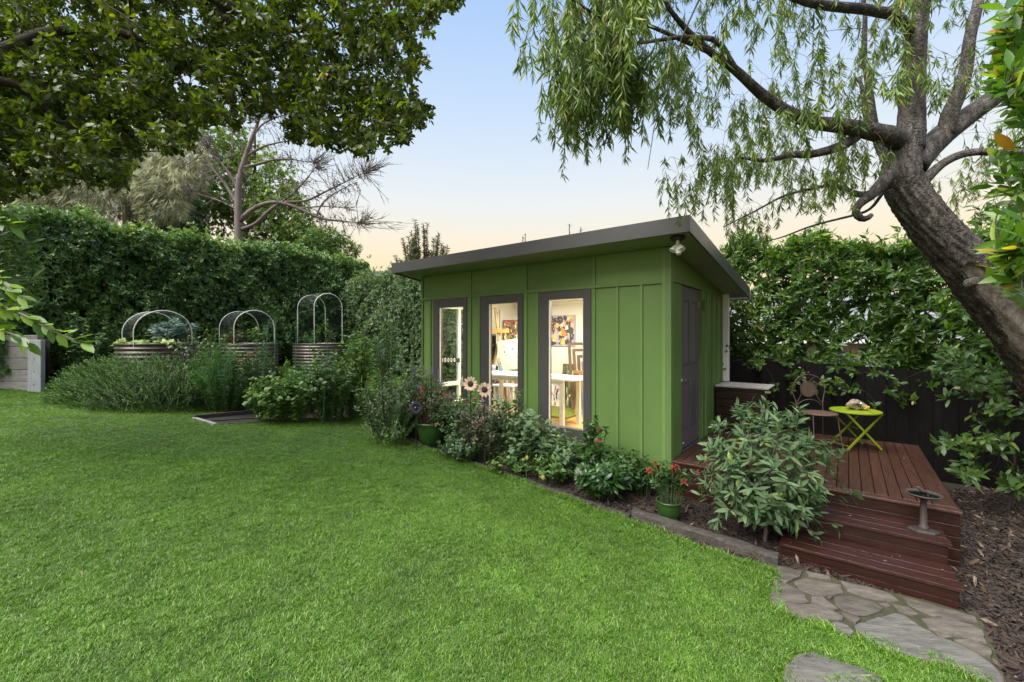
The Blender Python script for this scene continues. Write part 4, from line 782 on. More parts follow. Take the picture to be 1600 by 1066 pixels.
# ================================================================== FENCES
def fence(name, a, b_, pitch, topf, m, label, rails=True, side=1):
    a, b_ = np.array(a, float), np.array(b_, float); n = int(np.linalg.norm(b_ - a) / pitch); d = (b_ - a) / np.linalg.norm(b_ - a); ang = math.atan2(d[1], d[0])
    root = empty(name, (*a, 0), ang, label, 'fence')
    for i in range(n):
        s_ = i * pitch; p = a + d * (s_ + pitch / 2); zt = topf(s_) + RS.normal() * .006; zb = float(gz(*p)) - .05; y = .0 if i % 2 else .014
        MB().box(s_ + .002 - (.006 if i % 2 else 0), s_ + pitch - .002 + (.006 if i % 2 else 0), y, y + .013, zb, zt).build('paling', m, root)
    zz = [.25, .85]
    for h_ in (.3, .82):
        mb = MB(); z0, z1 = float(gz(*a)), float(gz(*b_)); h0, h1 = topf(0) - z0, topf(n * pitch) - z1
        mb.hull8([(0, .03, z0 + h0 * h_), (n * pitch, .03, z1 + h1 * h_), (n * pitch, .07, z1 + h1 * h_), (0, .07, z0 + h0 * h_), (0, .03, z0 + h0 * h_ + .07), (n * pitch, .03, z1 + h1 * h_ + .07), (n * pitch, .07, z1 + h1 * h_ + .07), (0, .07, z0 + h0 * h_ + .07)]).build('rail', m, root)
    return root
fence('back_fence', L(-10.2, 2.82)[:2], L(5.6, 2.82)[:2], .115, lambda s_: 1.55 - .061 * (s_ - 10.2), 'fence_dark', 'dark stained paling fence behind the deck and the studio')
fence('side_fence', L(-11.15, -7)[:2], L(-11.15, 3.4)[:2], .14, lambda s_: 2.75, 'fence_brown', 'brown paling fence hidden behind the tall left hedge')

# ================================================================== SLEEPER RETAINING WALL (left)
wp = np.array((-8.28, 7.55)); wd_ = nrm(np.array([[-1., -.06]]))[0]; zg = float(gz(*wp)) - .02
root = empty('sleeper_wall', (*wp, zg), math.atan2(wd_[1], wd_[0]), 'grey weathered sleeper retaining wall with an upright end post', 'retaining wall')
for i in range(5):
    for k in range(2):
        o = MB().bbox(.02 + k * 2.02, 2.03 + k * 2.02, -.05, .03, .004 + i * .203, .2 + i * .203, .006).build('sleeper', 'weathered', root)
q = MB().bbox(-.12, .10, .035, .115, -.1, .93, .006).build('post', 'weathered_post', root)
for zz in (.15, .38, .6, .8): MB().lathe([(0, .004), (.008, .003), (.009, 0)], seg=8).xf(Matrix.Translation((-.01, .116, zz)) @ Matrix.Rotation(R(-90), 4, 'X')).build('bolt', 'wire', q)
tb = MB(); tb.hull8([(*(wp + wd_ * -.1 + (0, .06)), zg), (*(wp + wd_ * 4.1 + (0, .06)), zg), (-13, 9.5, zg), (-8.9, 8.2, zg), (*(wp + wd_ * -.1 + (0, .06)), zg + .95), (*(wp + wd_ * 4.1 + (0, .06)), zg + .95), (-13, 9.5, zg + .95), (-8.9, 8.2, zg + .95)]); tag(tb.build('raised_soil', 'soil_dark'), 'raised dark garden soil held behind the sleeper wall', kind='structure')

# ================================================================== RAISED TANK BEDS
tanks = [(246, 8.0, 1.15, .86, .42, .60, 'round corrugated tank bed of kale and lettuce under a wide low arch, nearest the rosemary'),
         (386, 9.75, 1.2, .80, .41, .74, 'round corrugated tank bed in the middle, with a low arched net frame'),
         (500, 11.1, 1.2, .70, .37, 1.27, 'round corrugated tank bed with the tallest arched net frame')]
for ti, (px, Y_, D_, H_, hw, hh, lab) in enumerate(tanks):
    c = at(px, 537, Y_); rim = 1.9 - .0225 * Y_; base = rim - H_; t = empty('tank_bed', (c[0], c[1], base), 0, lab, 'raised bed', 'corrugated raised garden beds')
    prof = []; rr = D_ / 2; nz = int(H_ / .076 * 8)
    for i in range(nz + 1): z = H_ * i / nz; prof.append((rr + .012 * math.sin(z / .076 * 2 * math.pi), z))
    prof += [(rr + .012, H_ + .01), (rr - .015, H_ + .012), (rr - .02, H_ - .06)]
    MB().lathe(prof, seg=56, sx=1.06).build('tank_wall', 'galv', t, smooth=True)
    MB().lathe([(0, H_ - .09), (rr - .01, H_ - .09)], seg=30, sx=1.06).build('soil', 'soil_dark', t)
    # two hoops in planes along the studio's depth direction
    ax = np.array((DV[0], DV[1], 0)); sd_ = np.array((-DU[0], -DU[1], 0)); Wh = hw; Hh = hh
    ring = []
    for k, off in enumerate((-.42, .42)):
        pts = [ax * -Wh + sd_ * off + (0, 0, H_ - .1)]
        st0 = max(Hh - Wh * .95, .02)
        for a in np.linspace(math.pi, 0, 18): pts.append(ax * Wh * math.cos(a) + sd_ * off + np.array((0, 0, H_ + st0 + (Hh - st0) * math.sin(a))))
        pts.append(ax * Wh + sd_ * off + (0, 0, H_ - .1)); ring.append(np.array(pts)); MB().tube(pts, .0095, 8).build('hoop', 'hoop_white', t, smooth=True)
    # wire net between the hoops
    mb = MB(); A_, B_ = ring
    for i in range(1, len(A_) - 1): mb.tube([A_[i], B_[i]], .0016, 3, False)
    for f_ in np.linspace(.08, .92, 10): mb.tube(A_ * (1 - f_) + B_ * f_, .0016, 3, False)
    for k in range(1, 6):
        z = k * .06
        if z < Hh - Wh * .9: mb.tube([A_[0] * [1, 1, 0] + (0, 0, H_ + z), B_[0] * [1, 1, 0] + (0, 0, H_ + z)], .0016, 3, False)
    mb.build('wire_net', 'wire', t)['kind'] = 'stuff'
def shootplant(name, lab, cat, base, n, h, r, k, Ln, ratio, m, stem='stem_green', lean=(0, 0), group=None, up=1.0, lmin=.35, simple=True, flowers=None, cl=1.0, prnt=None):
    """upright or arching stems clothed in leaves along their length"""
    base = np.asarray(base, float); root = prnt or empty(name, base, 0, lab, cat, group); polys = []; Ps, Ds, Ns, cs = [], [], [], []; tips = []
    for i in range(n):
        a = RS.uniform(0, 6.283); q = math.sqrt(RS.uniform(0, 1)); sp0 = np.array((math.cos(a), math.sin(a), 0)) * q * r * .45; tp = np.array((math.cos(a) * q * r + lean[0], math.sin(a) * q * r + lean[1], h * up * (1 - .35 * q * q) * RS.uniform(.72, 1.05)))
        t = np.linspace(0, 1, 6)[:, None]; mid = sp0 * .6 + tp * .35 + (0, 0, tp[2] * .3); pts = base + (1 - t) ** 2 * sp0 + 2 * t * (1 - t) * mid + t * t * tp; polys.append((pts, np.linspace(.006, .002, 6) * max(.6, h))); tips.append(pts[-1])
        s_ = RS.uniform(lmin, 1.0, k) ** cl; ii = np.clip((s_ * 5).astype(int), 0, 4); fr_ = (s_ * 5 - ii)[:, None]; p = pts[ii] * (1 - fr_) + pts[ii + 1] * fr_; ax = nrm(pts[ii + 1] - pts[ii])
        rad = nrm(np.cross(ax, RS.normal(size=(k, 3)))); D = nrm(rad + ax * RS.uniform(.1, .9, (k, 1))); Ps.append(p); Ds.append(D); Ns.append(nrm(ax + rad * -.3 + RS.normal(size=(k, 3)) * .25)); cs.append(np.clip(RS.uniform(0, 1) * .5 + RS.uniform(0, 1, k) ** 1.5 * .5, 0, 1))
    P = np.concatenate(Ps); m_ = len(P); Ls = Ln * RS.uniform(.6, 1.2, m_); A = dict(P=P, D=np.concatenate(Ds), N=np.concatenate(Ns), L=Ls, W=Ls * ratio * RS.uniform(.8, 1.2, m_), rnd=np.concatenate(cs))
    mb = tubes(polys, 4); mb.build('stem', stem, root, True, True)['kind'] = 'stuff'
    leafmass('foliage', A, m, root, simple)
    if flowers:
        for fi in range(flowers[1]):
            p = tips[int(RS.randint(len(tips)))] + RS.normal(size=3) * .02; fl = MB()
            if flowers[2] == 'spike':
                for q in range(14):
                    z = q * .011; a = q * 2.4; fl.lathe([(0, -.006), (.009, 0), (0, .009)], (p[0] + .010 * math.cos(a), p[1] + .010 * math.sin(a), p[2] + z), 5)
            elif flowers[2] == 'tubes':
                for q in range(7):
                    d = nrm(RS.normal(size=(1, 3)) + np.array([[0, 0, .2]]))[0]; fl.tube([p, p + d * .022, p + d * .04], [.002, .005, .008], 5)
            else:
                for ring_ in range(4):
                    for q in range(7):
                        a = q / 7 * 6.283 + ring_; el_ = .2 + ring_ * .33; d = np.array((math.cos(a) * math.cos(el_), math.sin(a) * math.cos(el_), math.sin(el_))); s_ = np.array((-math.sin(a), math.cos(a), 0)) * .018
                        w0 = .05 * (1 - ring_ * .13); fl.add([p, p + d * w0 * .7 - s_, p + d * w0 + (0, 0, .006), p + d * w0 * .7 + s_], [(0, 1, 2, 3)])
            fl.build('flower', flowers[0], root, True)
    return root, A
# what grows in the tanks
for ti, (px, Y_, D_, H_, hw, hh, lab) in enumerate(tanks):
    c = at(px, 537, Y_); z0 = 1.9 - .0225 * Y_ - .08
    if ti == 0:
        for i, (dx, dy, s_) in enumerate(((-.05, .1, 1), (.28, -.05, 1.15), (.36, .2, 1.0), (.08, .28, .8))): shootplant('kale_plant', ['blue green kale under the front arch of the rosemary side tank', 'bushy blue green kale leaning over the rim of the rosemary side tank', 'blue green kale at the far right of the rosemary side tank', 'smallest kale at the back of the rosemary side tank'][i], 'vegetable', (c[0] + dx, c[1] + dy, z0), 9, .52 * s_, .22, 14, .15, .32, 'leaf_kale', group='kale in the tank bed', simple=False)
        for i in range(5): a = -.45 + i * .22; shootplant('lettuce', ['pale lettuce at the far left of the rosemary side tank rim', 'pale lettuce second from the left on the rosemary side tank rim', 'pale lettuce in the middle of the rosemary side tank rim', 'pale lettuce fourth from the left on the rosemary side tank rim', 'pale lettuce at the far right of the rosemary side tank rim'][i], 'vegetable', (c[0] + a, c[1] - .25 + .1 * (i % 2), z0), 7, .12, .13, 9, .10, .6, 'leaf_lettuce', group='lettuces in the tank bed', simple=False)
    elif ti == 1:
        shootplant('beet_plant', 'reddish leafy vegetables on the near side of the middle tank', 'vegetable', (c[0] - .2, c[1] - .1, z0), 16, .42, .25, 10, .10, .4, 'leaf_bronze', stem='stem_red', simple=False); shootplant('pepper_plant', 'tall green leafy plant at the right of the middle tank', 'vegetable', (c[0] + .28, c[1], z0), 12, .55, .22, 14, .10, .4, 'leaf_mid', simple=False)
    else:
        shootplant('tomato_plant', 'tall green tomato plant in the tank with the tallest frame', 'vegetable', (c[0] + .12, c[1], z0), 14, .75, .2, 16, .09, .4, 'leaf_mid', simple=False); shootplant('herb_plant', 'low feathery herbs at the left of the tank with the tallest frame', 'herb', (c[0] - .25, c[1], z0), 26, .36, .22, 22, .07, .16, 'leaf_feather')

# ================================================================== HEDGES
def lump(a, b_, s=1.0): return (np.sin(a * 2.3 * s + 1.3) * np.cos(b_ * 2.9 * s + .4) + .6 * np.sin(a * 5.1 * s + b_ * 3.7 * s) + .45 * np.cos(a * 9.3 * s - b_ * 8.1 * s)) / 2.0
def hedge(name, lab, face, along, s0, s1, top, n, Ln, ratio, m, thick=1.2, k=8, zlow=.25, ptop=.25, holes=.0, cat='hedge', simple=True, rag=.12, inner=.55):
    """face(s)->xy on the visible face; along=direction, normal towards the garden"""
    d = np.array(along, float); o_ = face(s0)[:2]; nn = np.array((-d[1], d[0])); nn = nn if nn @ (-o_) > 0 else -nn
    n1 = int(n * (1 - ptop)); s_ = RS.uniform(s0, s1, n); T = top(s_) + lump(s_, s_ * .3, 1.1) * rag; base = o_ + d * (s_[:, None] - s0); g_ = gz(base[:, 0], base[:, 1])
    z = g_ + zlow + (T - g_ - zlow) * RS.uniform(0, 1, n); dep = -RS.exponential(.13, n) + lump(s_, z) * .20 + RS.normal(size=n) * .03
    dep = dep - np.clip((z - T + .5) / .5, 0, 1) ** 2 * .35
    ax = np.zeros((n, 3)); ax[:, :2] = nn; ax[:, 2] = .35
    tp = np.arange(n) >= n1; q = RS.uniform(0, thick, n); z = np.where(tp, T - RS.exponential(.10, n) + lump(s_ * 1.3, q * 2) * .1 + (RS.uniform(0, 1, n) ** 6) * .25, z); dep = np.where(tp, -q, dep); ax[tp] = nn[0] * .3, nn[1] * .3, 1
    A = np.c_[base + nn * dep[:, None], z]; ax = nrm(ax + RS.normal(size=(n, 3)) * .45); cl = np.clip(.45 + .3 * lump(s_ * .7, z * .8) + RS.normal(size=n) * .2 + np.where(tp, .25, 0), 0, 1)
    if holes: kk = lump(s_ * 1.1 + 5, z * 1.2) > -1 + holes; A, ax, cl = A[kk], ax[kk], cl[kk]
    root = empty(name, (*(o_ + d * (s1 - s0) / 2), float(gz(*(o_ + d * (s1 - s0) / 2)))), 0, lab, cat)
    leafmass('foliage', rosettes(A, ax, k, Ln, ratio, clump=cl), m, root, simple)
    # rear and inner foliage, coarser, so the hedge is a solid body of leaves
    n2 = int(n * inner); s_ = RS.uniform(s0, s1, n2); base = o_ + d * (s_[:, None] - s0); g_ = gz(base[:, 0], base[:, 1]); A = np.c_[base - nn * RS.uniform(.25, thick, n2)[:, None], g_ + zlow + (top(s_) - .1 - g_ - zlow) * RS.uniform(0, 1, n2)]
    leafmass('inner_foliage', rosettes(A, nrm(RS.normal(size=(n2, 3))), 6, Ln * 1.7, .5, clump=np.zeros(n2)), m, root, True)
    mb = MB(); s_ = s0 + .4
    while s_ < s1:
        b_ = o_ + d * (s_ - s0) - nn * (thick * .45 + RS.uniform(-.1, .1)); g_ = float(gz(*b_)); t_ = float(top(np.array([s_]))[0])
        pts = [(*b_, g_ - .05), (*(b_ + RS.normal(size=2) * .06), g_ + .9), (*(b_ + RS.normal(size=2) * .12), g_ + 1.8), (*(b_ + RS.normal(size=2) * .2), t_ - .4)]; p, r = resample(pts, [.05, .04, .03, .012], .3)
        mb = MB().tube(p, r, 6); mb.build('trunk', 'twig', root, True, True)
        s_ += RS.uniform(.75, 1.1)
    return root
hedge('boundary_hedge', 'tall dense dark green clipped hedge along the left boundary behind the tank beds', lambda s_: L(-10.0, s_), DV, -6.5, 2.9, lambda s_: 4.12 + .0 * s_ + .03 * np.sin(s_ * 3), 17000, .088, .42, 'leaf_hedge', k=9)
hedge('rear_hedge', 'lighter grey green hedge in front of the rear fence left of the studio', lambda s_: L(s_, 1.7), DU, -9.8, -4.9, lambda s_: 3.50 + .06 * np.sin(s_ * 4) + .0 * s_, 4200, .075, .38, 'leaf_sage', k=9, thick=1.0)
def hr_top(s_): return 3.30 + .12 * np.sin(s_ * 2.1) + .09 * np.sin(s_ * 5.3 + 1)
hedge('broadleaf_hedge', 'loose broad leaved hedge rising behind the dark fence and the deck', lambda s_: L(s_, 3.15), DU, -1.2, 5.8, hr_top, 6000, .13, .34, 'leaf_vib', thick=1.0, k=7, zlow=1.15, inner=.12, holes=.34, rag=.2, ptop=.3)
# sprays of the same hedge hanging over the fence
tot = []
for u, z, n in ((.9, 1.38, 14), (1.5, 1.30, 16), (2.1, 1.18, 12), (.3, 1.5, 10), (2.6, 1.35, 16), (1.1, 1.0, 5), (3.4, 1.3, 18), (4.2, 1.3, 16)):
    a = L(u, 2.72, z) + RS.normal(size=(n, 3)) * (.22, .07, .13); tot.append(a)
tot = np.concatenate(tot); tr = empty('overhanging_branches', L(1.8, 2.95, 1.3), 0, 'leafy sprays spilling over the dark fence top above the bistro table', 'branches')
pl = grow([L(u, 2.98, 1.5) for u in np.linspace(-.3, 4.8, 9)], [.012] * 9, tot, .002, .008, pw=0); tubes(pl, 4).build('twig', 'twig', tr, True, True)['kind'] = 'stuff'
leafmass('foliage', rosettes(tot, np.tile([-.3, -.6, .1], (len(tot), 1)) + RS.normal(size=tot.shape) * .3, 8, .11, .36), 'leaf_vib', tr)

# ================================================================== BUSHES AND BORDER PLANTS
# big grey green shrub beside the steps: leaves in whorls on fanning stems, the nearest leaves one by one
def grey_shrub():
    base = L(1.0, -.56, float(gz(*L(1.0, -.56)[:2])) - .01); root = empty('grey_leaved_shrub', base, 0, 'large grey green shrub with pointed leaves between the green pot and the timber steps', 'shrub'); n = 270; cen = np.array((base[0], base[1], 0)); A = []
    while len(A) < n:
        p = RS.normal(size=3); p = p / np.linalg.norm(p); r_ = RS.uniform(.45, 1.0) ** .6 * (1.0 + .18 * (RS.rand() < .25))
        q = np.array((p[0] * .56, p[1] * .40, .66 + p[2] * .60)) * 1.0; q[:2] *= r_; q[2] = .66 + (q[2] - .66) * r_
        if q[2] < .24: continue
        A.append(q + cen + (0, 0, base[2]))
    A = np.array(A); rel = A - base; A += nrm(rel - (0, 0, .5)) * (lump(rel[:, 0] * 4, rel[:, 2] * 4) * .13)[:, None]
    spine = [base, base + (.02, 0, .12), base + (0, .01, .25), base + (.10, .05, .42), base + (-.12, .02, .42), base + (.02, -.08, .45)]
    pl = grow(spine, [.016, .015, .014, .010, .010, .010], A, .0018, .009, bow=.10, pw=.3); pl.append((np.array([base - (0, 0, .05), spine[1], spine[2], spine[3]]), np.array([.018, .016, .014, .008])))
    tubes(pl, 5).build('stem', 'twig_pale', root, True, True)['kind'] = 'stuff'
    ax = nrm(A - (base + (0, 0, .35)) + (0, 0, .15)); R1 = rosettes(A, ax, 8, .112, .26, spread=.95, back=.55, jit=.3); R2 = rosettes(A - ax * .12, ax, 2, .12, .32, spread=1.05, back=.5)
    Aq = cat_(R1, R2); Aq['D'] = nrm(Aq['D'] + (0, 0, -.12)); nr, fr_ = split_near(Aq, 300); leaf_objects(root, nr, 'leaf_grey_obj', 300); leafmass('foliage', fr_, 'leaf_grey', root)
grey_shrub()
# a broadleaf shrub against the fence at the foot of the leaning tree
def fence_shrub(name, lab, base, anchors, nl, seed=0, mat_='leaf_vib', Ln=.115, spine_h=1.6, obj=None):
    root = empty(name, base, 0, lab, 'shrub'); base = np.array(base, float); A = np.array(anchors)
    sp_ = [base + (0, 0, z) + (.04 * math.sin(z * 4), .02 * math.cos(z * 5), 0) for z in np.linspace(0, spine_h, 9)]
    pl = grow(sp_, np.linspace(.018, .008, 9), A, .0025, .007, bow=-.05, pw=.1); pl.append((np.array(sp_), np.linspace(.020, .008, 9))); tubes(pl, 5).build('stem', 'twig', root, True, True)['kind'] = 'stuff'
    ax = nrm((A - base) * (1, 1, .2) + (0, 0, .35) + RS.normal(size=A.shape) * .25); Aq = rosettes(A, ax, nl, Ln, .34, spread=1.0, back=.7)
    if obj: nr, fr_ = split_near(Aq, obj[1]); leaf_objects(root, nr, obj[0], obj[1]); Aq = fr_
    if len(Aq['P']): leafmass('foliage', Aq, mat_, root)
A = []
for px, py, n, sx_, sy_ in ((1510, 590, 26, 60, 45), (1560, 640, 24, 50, 40), (1490, 690, 10, 35, 12), (1545, 690, 16, 45, 20), (1510, 735, 8, 28, 14), (1580, 740, 14, 40, 35), (1570, 850, 6, 30, 14), (1600, 560, 30, 40, 60), (1640, 700, 20, 30, 60), (1475, 555, 10, 20, 16)):
    for _ in range(n): A.append(at(px + RS.normal() * sx_ * .5, py + RS.normal() * sy_ * .5, RS.uniform(4.25, 4.75)))
fence_shrub('fence_shrub', 'open broad leaved shrub growing in front of the dark fence below the leaning trunk', (5.35, 4.62, 0), A, 8, Ln=.115)

# rosemary mound
rb = gp(190, 636); root = empty('rosemary_bush', rb, 0, 'wide dark green rosemary mound on the lawn before the first tank bed', 'shrub'); n = 2000
a = RS.uniform(0, 6.283, n); q = np.sqrt(RS.uniform(0, 1, n)); hb = np.sqrt(np.clip(1 - q ** 2.2, 0, 1)); tip = np.stack([rb[0] + np.cos(a) * q * 1.33, rb[1] + .25 + np.sin(a) * q * .8, rb[2] + .10 + hb * .71 * RS.uniform(.15, 1.12, n) ** .6], 1)
D0 = nrm(np.stack([np.cos(a) * q * .9 - .1, np.sin(a) * q * .7, .55 + .3 * RS.uniform(size=n)], 1) + RS.normal(size=(n, 3)) * .22 + np.array((-.16, 0, 0))); st_ = tip - D0 * .30; k = 34
s_ = np.tile(np.linspace(0, 1, k), n); Dk = np.repeat(D0, k, 0); curve = np.array((0, 0, -.05)); P = np.repeat(st_, k, 0) + Dk * (s_ * .34)[:, None]; rad = nrm(np.cross(Dk, RS.normal(size=(n * k, 3)))); Dn = nrm(Dk * .75 + rad * (1.0 - s_ * .5)[:, None])
leafmass('foliage', dict(P=P, D=Dn, N=nrm(Dk + .01), L=RS.uniform(.022, .038, n * k) * (1 - .4 * s_), W=np.full(n * k, .011), rnd=np.clip(np.repeat(RS.uniform(0, .55, n), k) + s_ ** 2 * .5, 0, 1)), 'leaf_rosemary', root, True)
tubes([(np.array([s0_, s0_ + d * .32]), np.array([.003, .0012])) for s0_, d in zip(st_, D0)]).build('stem', 'twig', root, True)['kind'] = 'stuff'
def at_g(px, Y_, dy=0): x = (px - 800) / F * Y_; return (x, Y_, float(gz(x, Y_)))
# vegetable and flower bed on the left
V_ = [('feathery_plant', 'fine feathery dark green plants right of the rosemary', 'plant', 352, 7.25, 110, .88, .50, 60, .075, .09, 'leaf_feather', None, True),
 ('rose_bush', 'rose bush with yellowing bronze leaves before the first tank bed', 'rose bush', 302, 7.5, 34, 1.0, .42, 18, .07, .55, 'leaf_bronze', None, False),
 ('rose_bush', 'rose bush with peach coloured blooms before the middle tank bed', 'rose bush', 400, 7.3, 22, 1.12, .26, 16, .065, .6, 'leaf_mid', ('flower_peach', 4, 'rose'), False),
 ('bean_plant', 'light green broad leaved bean plants at the corner of the timber bed', 'vegetable', 425, 6.75, 34, .62, .34, 14, .10, .68, 'leaf_fresh', None, False),
 ('bean_plant', 'light green leafy plants in the middle of the timber bed', 'vegetable', 462, 6.85, 30, .66, .30, 14, .10, .62, 'leaf_fresh', None, False),
 ('dahlia', 'mid green dahlia bush filling the timber bed behind the stakes', 'plant', 515, 7.1, 60, .92, .46, 16, .095, .50, 'leaf_mid', None, False),
 ('dahlia', 'tall broad leaved dahlia right of the third tank bed', 'plant', 556, 7.6, 40, 1.15, .36, 16, .11, .48, 'leaf_fresh', None, False),
 ('herb_bush', 'grassy green herbs between the rose and the dahlias', 'herb', 480, 7.7, 44, .78, .34, 30, .09, .10, 'leaf_feather', None, True),
 ('young_plant', 'single pale stemmed young plant on the grass below the third tank', 'plant', 447, 8.6, 7, .60, .20, 8, .09, .45, 'leaf_fresh', None, False),
 ('dark_shrub', 'dark leaved shrub between the first and middle tank beds', 'shrub', 325, 9.0, 36, 1.0, .40, 16, .07, .45, 'leaf_hedge', None, False),
 ('dark_shrub', 'dark glossy shrub filling the gap between the sleeper wall post and the rosemary', 'shrub', 130, 8.3, 60, 1.2, .55, 20, .085, .42, 'leaf_hedge', None, False),
 ('lily_clump', 'dark strap leaved clump by the hedge near the studio corner', 'plant', 602, 8.8, 30, 1.25, .30, 12, .20, .12, 'leaf_dark', None, True)]
for nm, lab, ct, px, Y_, n, h, r, k, Ln, ra, m, fl, sim in V_: shootplant(nm, lab, ct, at_g(px, Y_), int(n * 1.35), h * 1.3, r * 1.1, int(k * 1.25), Ln, ra, m, simple=sim, flowers=fl, lmin=.08)
shootplant('sage_bush', 'rounded grey green bush of small leaves at the left corner of the studio', 'shrub', at_g(610, 6.35), 120, 1.02, .56, 34, .058, .42, 'leaf_sage', simple=True, lmin=.15)
shootplant('sage_bush', 'taller grey green bush leaning on the studio corner post', 'shrub', at_g(648, 6.6), 70, 1.05, .36, 32, .058, .42, 'leaf_sage', simple=True, lmin=.2)
shootplant('wispy_plant', 'wispy yellowing undergrowth beneath the grey green bushes', 'plant', at_g(612, 6.05), 46, .52, .42, 20, .06, .28, 'leaf_mid', simple=True, lmin=.15)
# border in front of the studio windows, left to right; base given as distance along the studio front
B_ = [('salvia', 'purple flowered salvia spires beneath the first studio window', 'flower', -3.55, -.55, 46, .92, .30, 26, .065, .42, 'leaf_sage', ('flower_purple', 16, 'spike')),
 ('fuchsia', 'pink flowered bush spilling behind the left green pot', 'flower', -3.15, -.62, 54, .78, .36, 24, .060, .42, 'leaf_sage', ('flower_pink', 10, 'tubes')),
 ('fuchsia', 'leafy bush with small pink flowers below the middle studio window', 'flower', -2.65, -.62, 64, .72, .38, 24, .060, .45, 'leaf_sage', ('flower_pink', 9, 'tubes')),
 ('penstemon', 'dense dark green plant with pink buds between the second and third window', 'flower', -2.20, -.66, 60, .66, .36, 24, .060, .45, 'leaf_bronze', ('flower_pink', 10, 'tubes')),
 ('sage_plant', 'broad pale leaved sage with a tall thin flower spire by the third window', 'plant', -1.85, -.55, 30, .86, .28, 18, .095, .52, 'leaf_grey', None),
 ('sage_plant', 'broad pale leaved sage under the right edge of the third window', 'plant', -1.48, -.60, 34, .66, .32, 16, .10, .52, 'leaf_sage', None),
 ('low_plant', 'low sprawling plant with yellow leaves on the mulch below the third window', 'plant', -1.58, -.90, 20, .26, .24, 12, .065, .6, 'leaf_mid', None),
 ('sage_plant', 'sparse silvery plant below the first green wall panel', 'plant', -1.05, -.52, 22, .56, .24, 16, .09, .45, 'leaf_grey', None),
 ('red_pentas', 'tall dark leaved plant with a single red flower head against the green wall', 'flower', -.68, -.50, 22, .76, .16, 18, .10, .36, 'leaf_dark', ('flower_red', 2, 'tubes')),
 ('lily_clump', 'glossy dark green clump spilling over the edging before the right pot', 'plant', -.50, -.72, 44, .44, .30, 14, .105, .30, 'leaf_dark', None),
 ('low_plant', 'low light green plant on the mulch at the foot of the first green wall panel', 'plant', -1.12, -.80, 26, .30, .26, 14, .065, .5, 'leaf_mid', None),
 ('low_plant', 'low dark ground plant beneath the middle window bushes', 'plant', -2.35, -.98, 30, .28, .34, 14, .06, .5, 'leaf_dark', None),
 ('low_plant', 'low leafy plant against the wall behind the glossy clump', 'plant', -.42, -.32, 30, .46, .26, 14, .075, .45, 'leaf_mid', None),
 ('low_plant', 'low silvery green plant between the left pot and the sunflower stakes', 'plant', -2.30, -1.02, 26, .34, .28, 14, .055, .45, 'leaf_sage', None),
 ('small_plant', 'small dark plant at the foot of the studio corner', 'plant', -.20, -.30, 16, .46, .16, 12, .08, .4, 'leaf_dark', None)]
for nm, lab, ct, u, v, n, h, r, k, Ln, ra, m, fl in B_:
    p = L(u, v); shootplant(nm, lab, ct, (p[0], p[1], float(gz(p[0], p[1]))), int(n * 1.3), h * 1.12, r * 1.1, k, Ln, ra, m, simple=False, flowers=fl, lmin=.25)
p = L(-1.82, -.5); root = empty('flower_spire', (p[0], p[1], float(gz(p[0], p[1]))), 0, 'thin dry seed spire rising in front of the wall between the windows', 'plant'); mb = MB(); z0 = float(gz(p[0], p[1])); mb.tube([(p[0], p[1], z0), (p[0] + .01, p[1], z0 + .8), (p[0] - .01, p[1], z0 + 1.22)], [.004, .003, .0015], 5); mb.build('stem', 'stem_green', root, True)
mb = MB()
for i in range(26): z = z0 + .85 + i * .0145; a = i * 2.4; mb.lathe([(0, -.006), (.006, 0), (0, .007)], (p[0] + .012 * math.cos(a), p[1] + .012 * math.sin(a), z), 5)
mb.build('seed_heads', 'twig_pale', root, True)['kind'] = 'stuff'
for i, (px, py) in enumerate(((823, 711), (848, 742))):
    Y_ = 4.55 if i else 4.75; q = at(px, py, Y_); A = dict(P=np.array([q]), D=np.array([[.1, 0, -1.]]), N=np.array([[0, -1., .1]]), L=np.array([.065]), W=np.array([.035])); root = empty('yellow_leaf', q, 0, ['pale yellow leaf hanging from the sage under the third window', 'lower yellow leaf hanging just above the mulch'][i], 'leaf'); V, Fc, k = leafarrays(A['P'], A['D'], A['N'], A['L'], A['W']); mb = MB(); mb.v = [tuple(v) for v in V]; mb.f = [tuple(int(c) for c in f) for f in Fc]; mb.build('blade', 'dry_yellow', root, True); mb = MB(); g_ = np.array((q[0], q[1] + .12, float(gz(q[0], q[1] + .12)))); mb.tube([q, q + (.02, .05, .05), g_ + (0, 0, .25), g_], [.0012, .002, .003, .004], 4); mb.build('stem', 'stem_green', root, True)
# green stakes
for i, (px0, py0, px1, py1, Y_, lab) in enumerate(((420, 498, 414, 560, 7.2, 'green garden stake leaning left of the peach rose bush'), (431, 495, 429, 575, 7.6, 'tall green garden stake right of the peach rose bush'), (464, 485, 461, 590, 7.5, 'green garden stake standing before the left side of the third tank'), (484, 538, 484, 572, 7.3, 'short green stake in front of the third tank bed'), (512, 538, 505, 648, 6.85, 'long green stake rising from the front of the timber bed'), (612, 512, 610, 575, 7.6, 'green stake by the hedge left of the studio'))):
    a = at(px0, py0, Y_); b_ = at(px1, py1, Y_ - .05); d = nrm((b_ - a)[None])[0]; g_ = float(gz(b_[0], b_[1])) - .03; b2 = a + d * ((g_ - a[2]) / d[2]); root = empty('garden_stake', b2, 0, lab, 'garden stake', 'green garden stakes'); mb = MB(); pts = [a + (b2 - a) * t for t in np.linspace(0, 1, 14)]
    mb.tube(pts, [.0065 if j % 2 else .0055 for j in range(14)], 6); mb.build('pole', 'stake_green', root, True)

